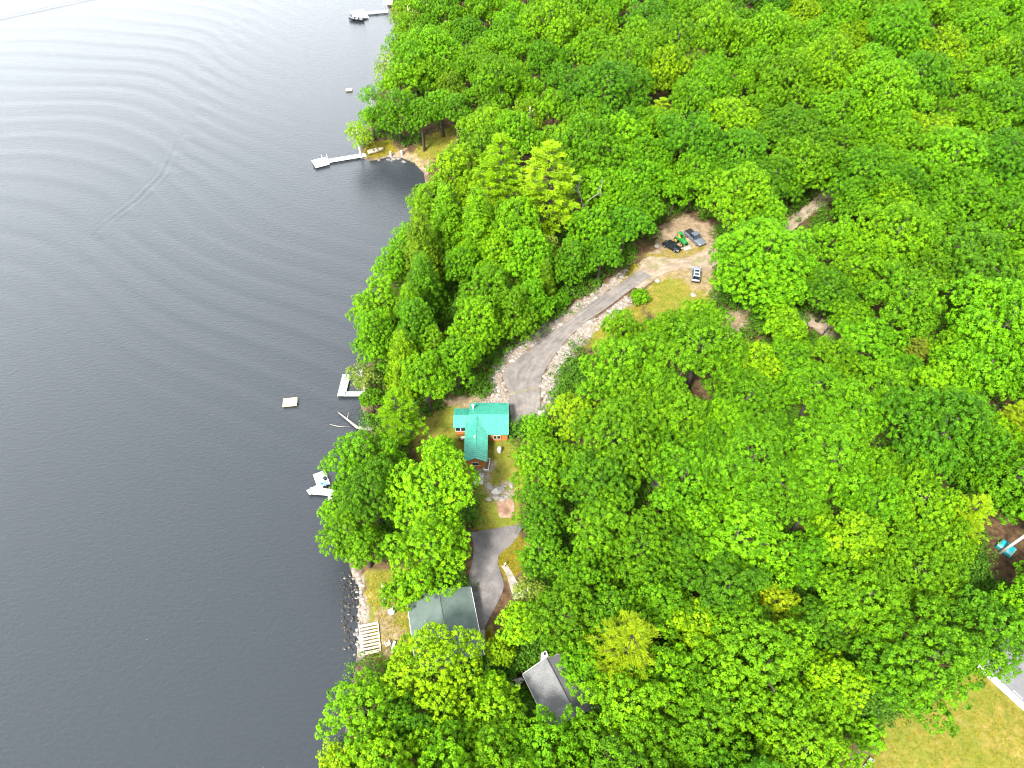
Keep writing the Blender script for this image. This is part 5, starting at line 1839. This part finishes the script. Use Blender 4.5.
# ------------------------------------------------------------------ tufts of grass on the lawns
tu = []
gset = [scatter_px(STONE[:2], 420), scatter_px([p for i, p in enumerate(GRASS) if i != 2], 330), scatter_px([[(850, 740), (880, 715), (930, 690), (990, 660), (1060, 690), (1060, 800), (850, 800)]], 5200)]
gp = ground_many(np.concatenate(gset))
k = 5
P3 = (gp[:, None] + rng.normal(0, .10, (len(gp), k, 3)) * [1, 1, .2] + [0, 0, .05]).reshape(-1, 3)
N3 = unit(rng.normal(0, 1, P3.shape) * [1, 1, .5] + [0, 0, .5])
V = leaf_quads(P3, N3, rng.uniform(.10, .26, len(P3)), rng, .25, unit(rng.normal(0, .5, P3.shape) + [0, 0, 1]))
gm = leaf_mesh('grass', V, np.repeat(rng.uniform(.1, 1, len(gp)), k), M['leaf'])
o = bpy.data.objects.new('grass', gm)
o.color = (.24, .21, .020, 1)
col.objects.link(o)
o['kind'] = 'stuff'
tag(o, 'short dry yellow green grass on the lawns and clearings', 'grass')
# ------------------------------------------------------------------ labels for the woods
LM = LAND + [(695, 276, 'the silver car'), (671, 246, 'the black parked car'), (490, 425, 'the teal roofed cottage'), (445, 622, 'the green roofed house'),
             (547, 680, 'the grey shingled house'), (492, 570, 'the asphalt pad'), (1014, 690, 'the pale roof at the right edge'), (940, 735, 'the dry lawn'),
             (560, 335, 'the winding driveway'), (812, 210, 'the upper dirt road'), (820, 325, 'the short dirt track'), (752, 520, 'the brown forest gap'),
             (655, 478, 'the small hidden path'), (357, 640, 'the slatted dock section'), (1024, 0, 'the top right corner'), (1024, 200, 'the right edge above the middle'),
             (700, 0, 'the middle of the top edge'), (850, 0, 'the top edge right of centre'), (700, 768, 'the bottom edge centre'), (1014, 540, 'the teal tarp'),
             (860, 100, 'the upper right woods centre'), (900, 250, 'the woods right of the dirt road'), (420, 246, 'the shore hemlock'), (290, 402, 'the swim raft')]
DIRS = ['right of', 'lower right of', 'below', 'lower left of', 'left of', 'upper left of', 'above', 'upper right of']


def size_word(r_):
    return 'small' if r_ < 4.2 else 'medium sized' if r_ < 6.6 else 'large' if r_ < 9 else 'very large'


used = {o.get('label') for o in col.objects if o.get('label')}
for (x, y, r_, px, py, kind, colour, o) in TREES:
    if o['label']:
        o['group'] = 'trees of the lakeside woods'
        continue
    o['group'] = 'trees of the lakeside woods'
    cand = sorted(LM, key=lambda l: (l[0] - px) ** 2 + (l[1] - py) ** 2)
    best = None
    for attempt in range(12):
        lx, ly, nm = cand[attempt % 6]
        a = math.atan2(py - ly, px - lx)
        dname = DIRS[int(round(a / (math.pi / 4))) % 8]
        dist = math.hypot(px - lx, py - ly)
        far = 'just ' if dist < 55 else '' if dist < 110 else 'well '
        lab = f'{size_word(r_)} {WORD[colour]} tree {far}{dname} {nm}'
        if attempt >= 6:
            lx2, ly2, nm2 = cand[(attempt + 1) % 6]
            a2 = math.atan2(py - ly2, px - lx2)
            lab = f'{size_word(r_)} {WORD[colour]} tree {dname} {nm} and {DIRS[int(round(a2 / (math.pi / 4))) % 8]} {nm2}'
        if len(lab.split()) <= 16 and lab not in used:
            best = lab
            break
    o['label'] = best or lab
    used.add(o['label'])
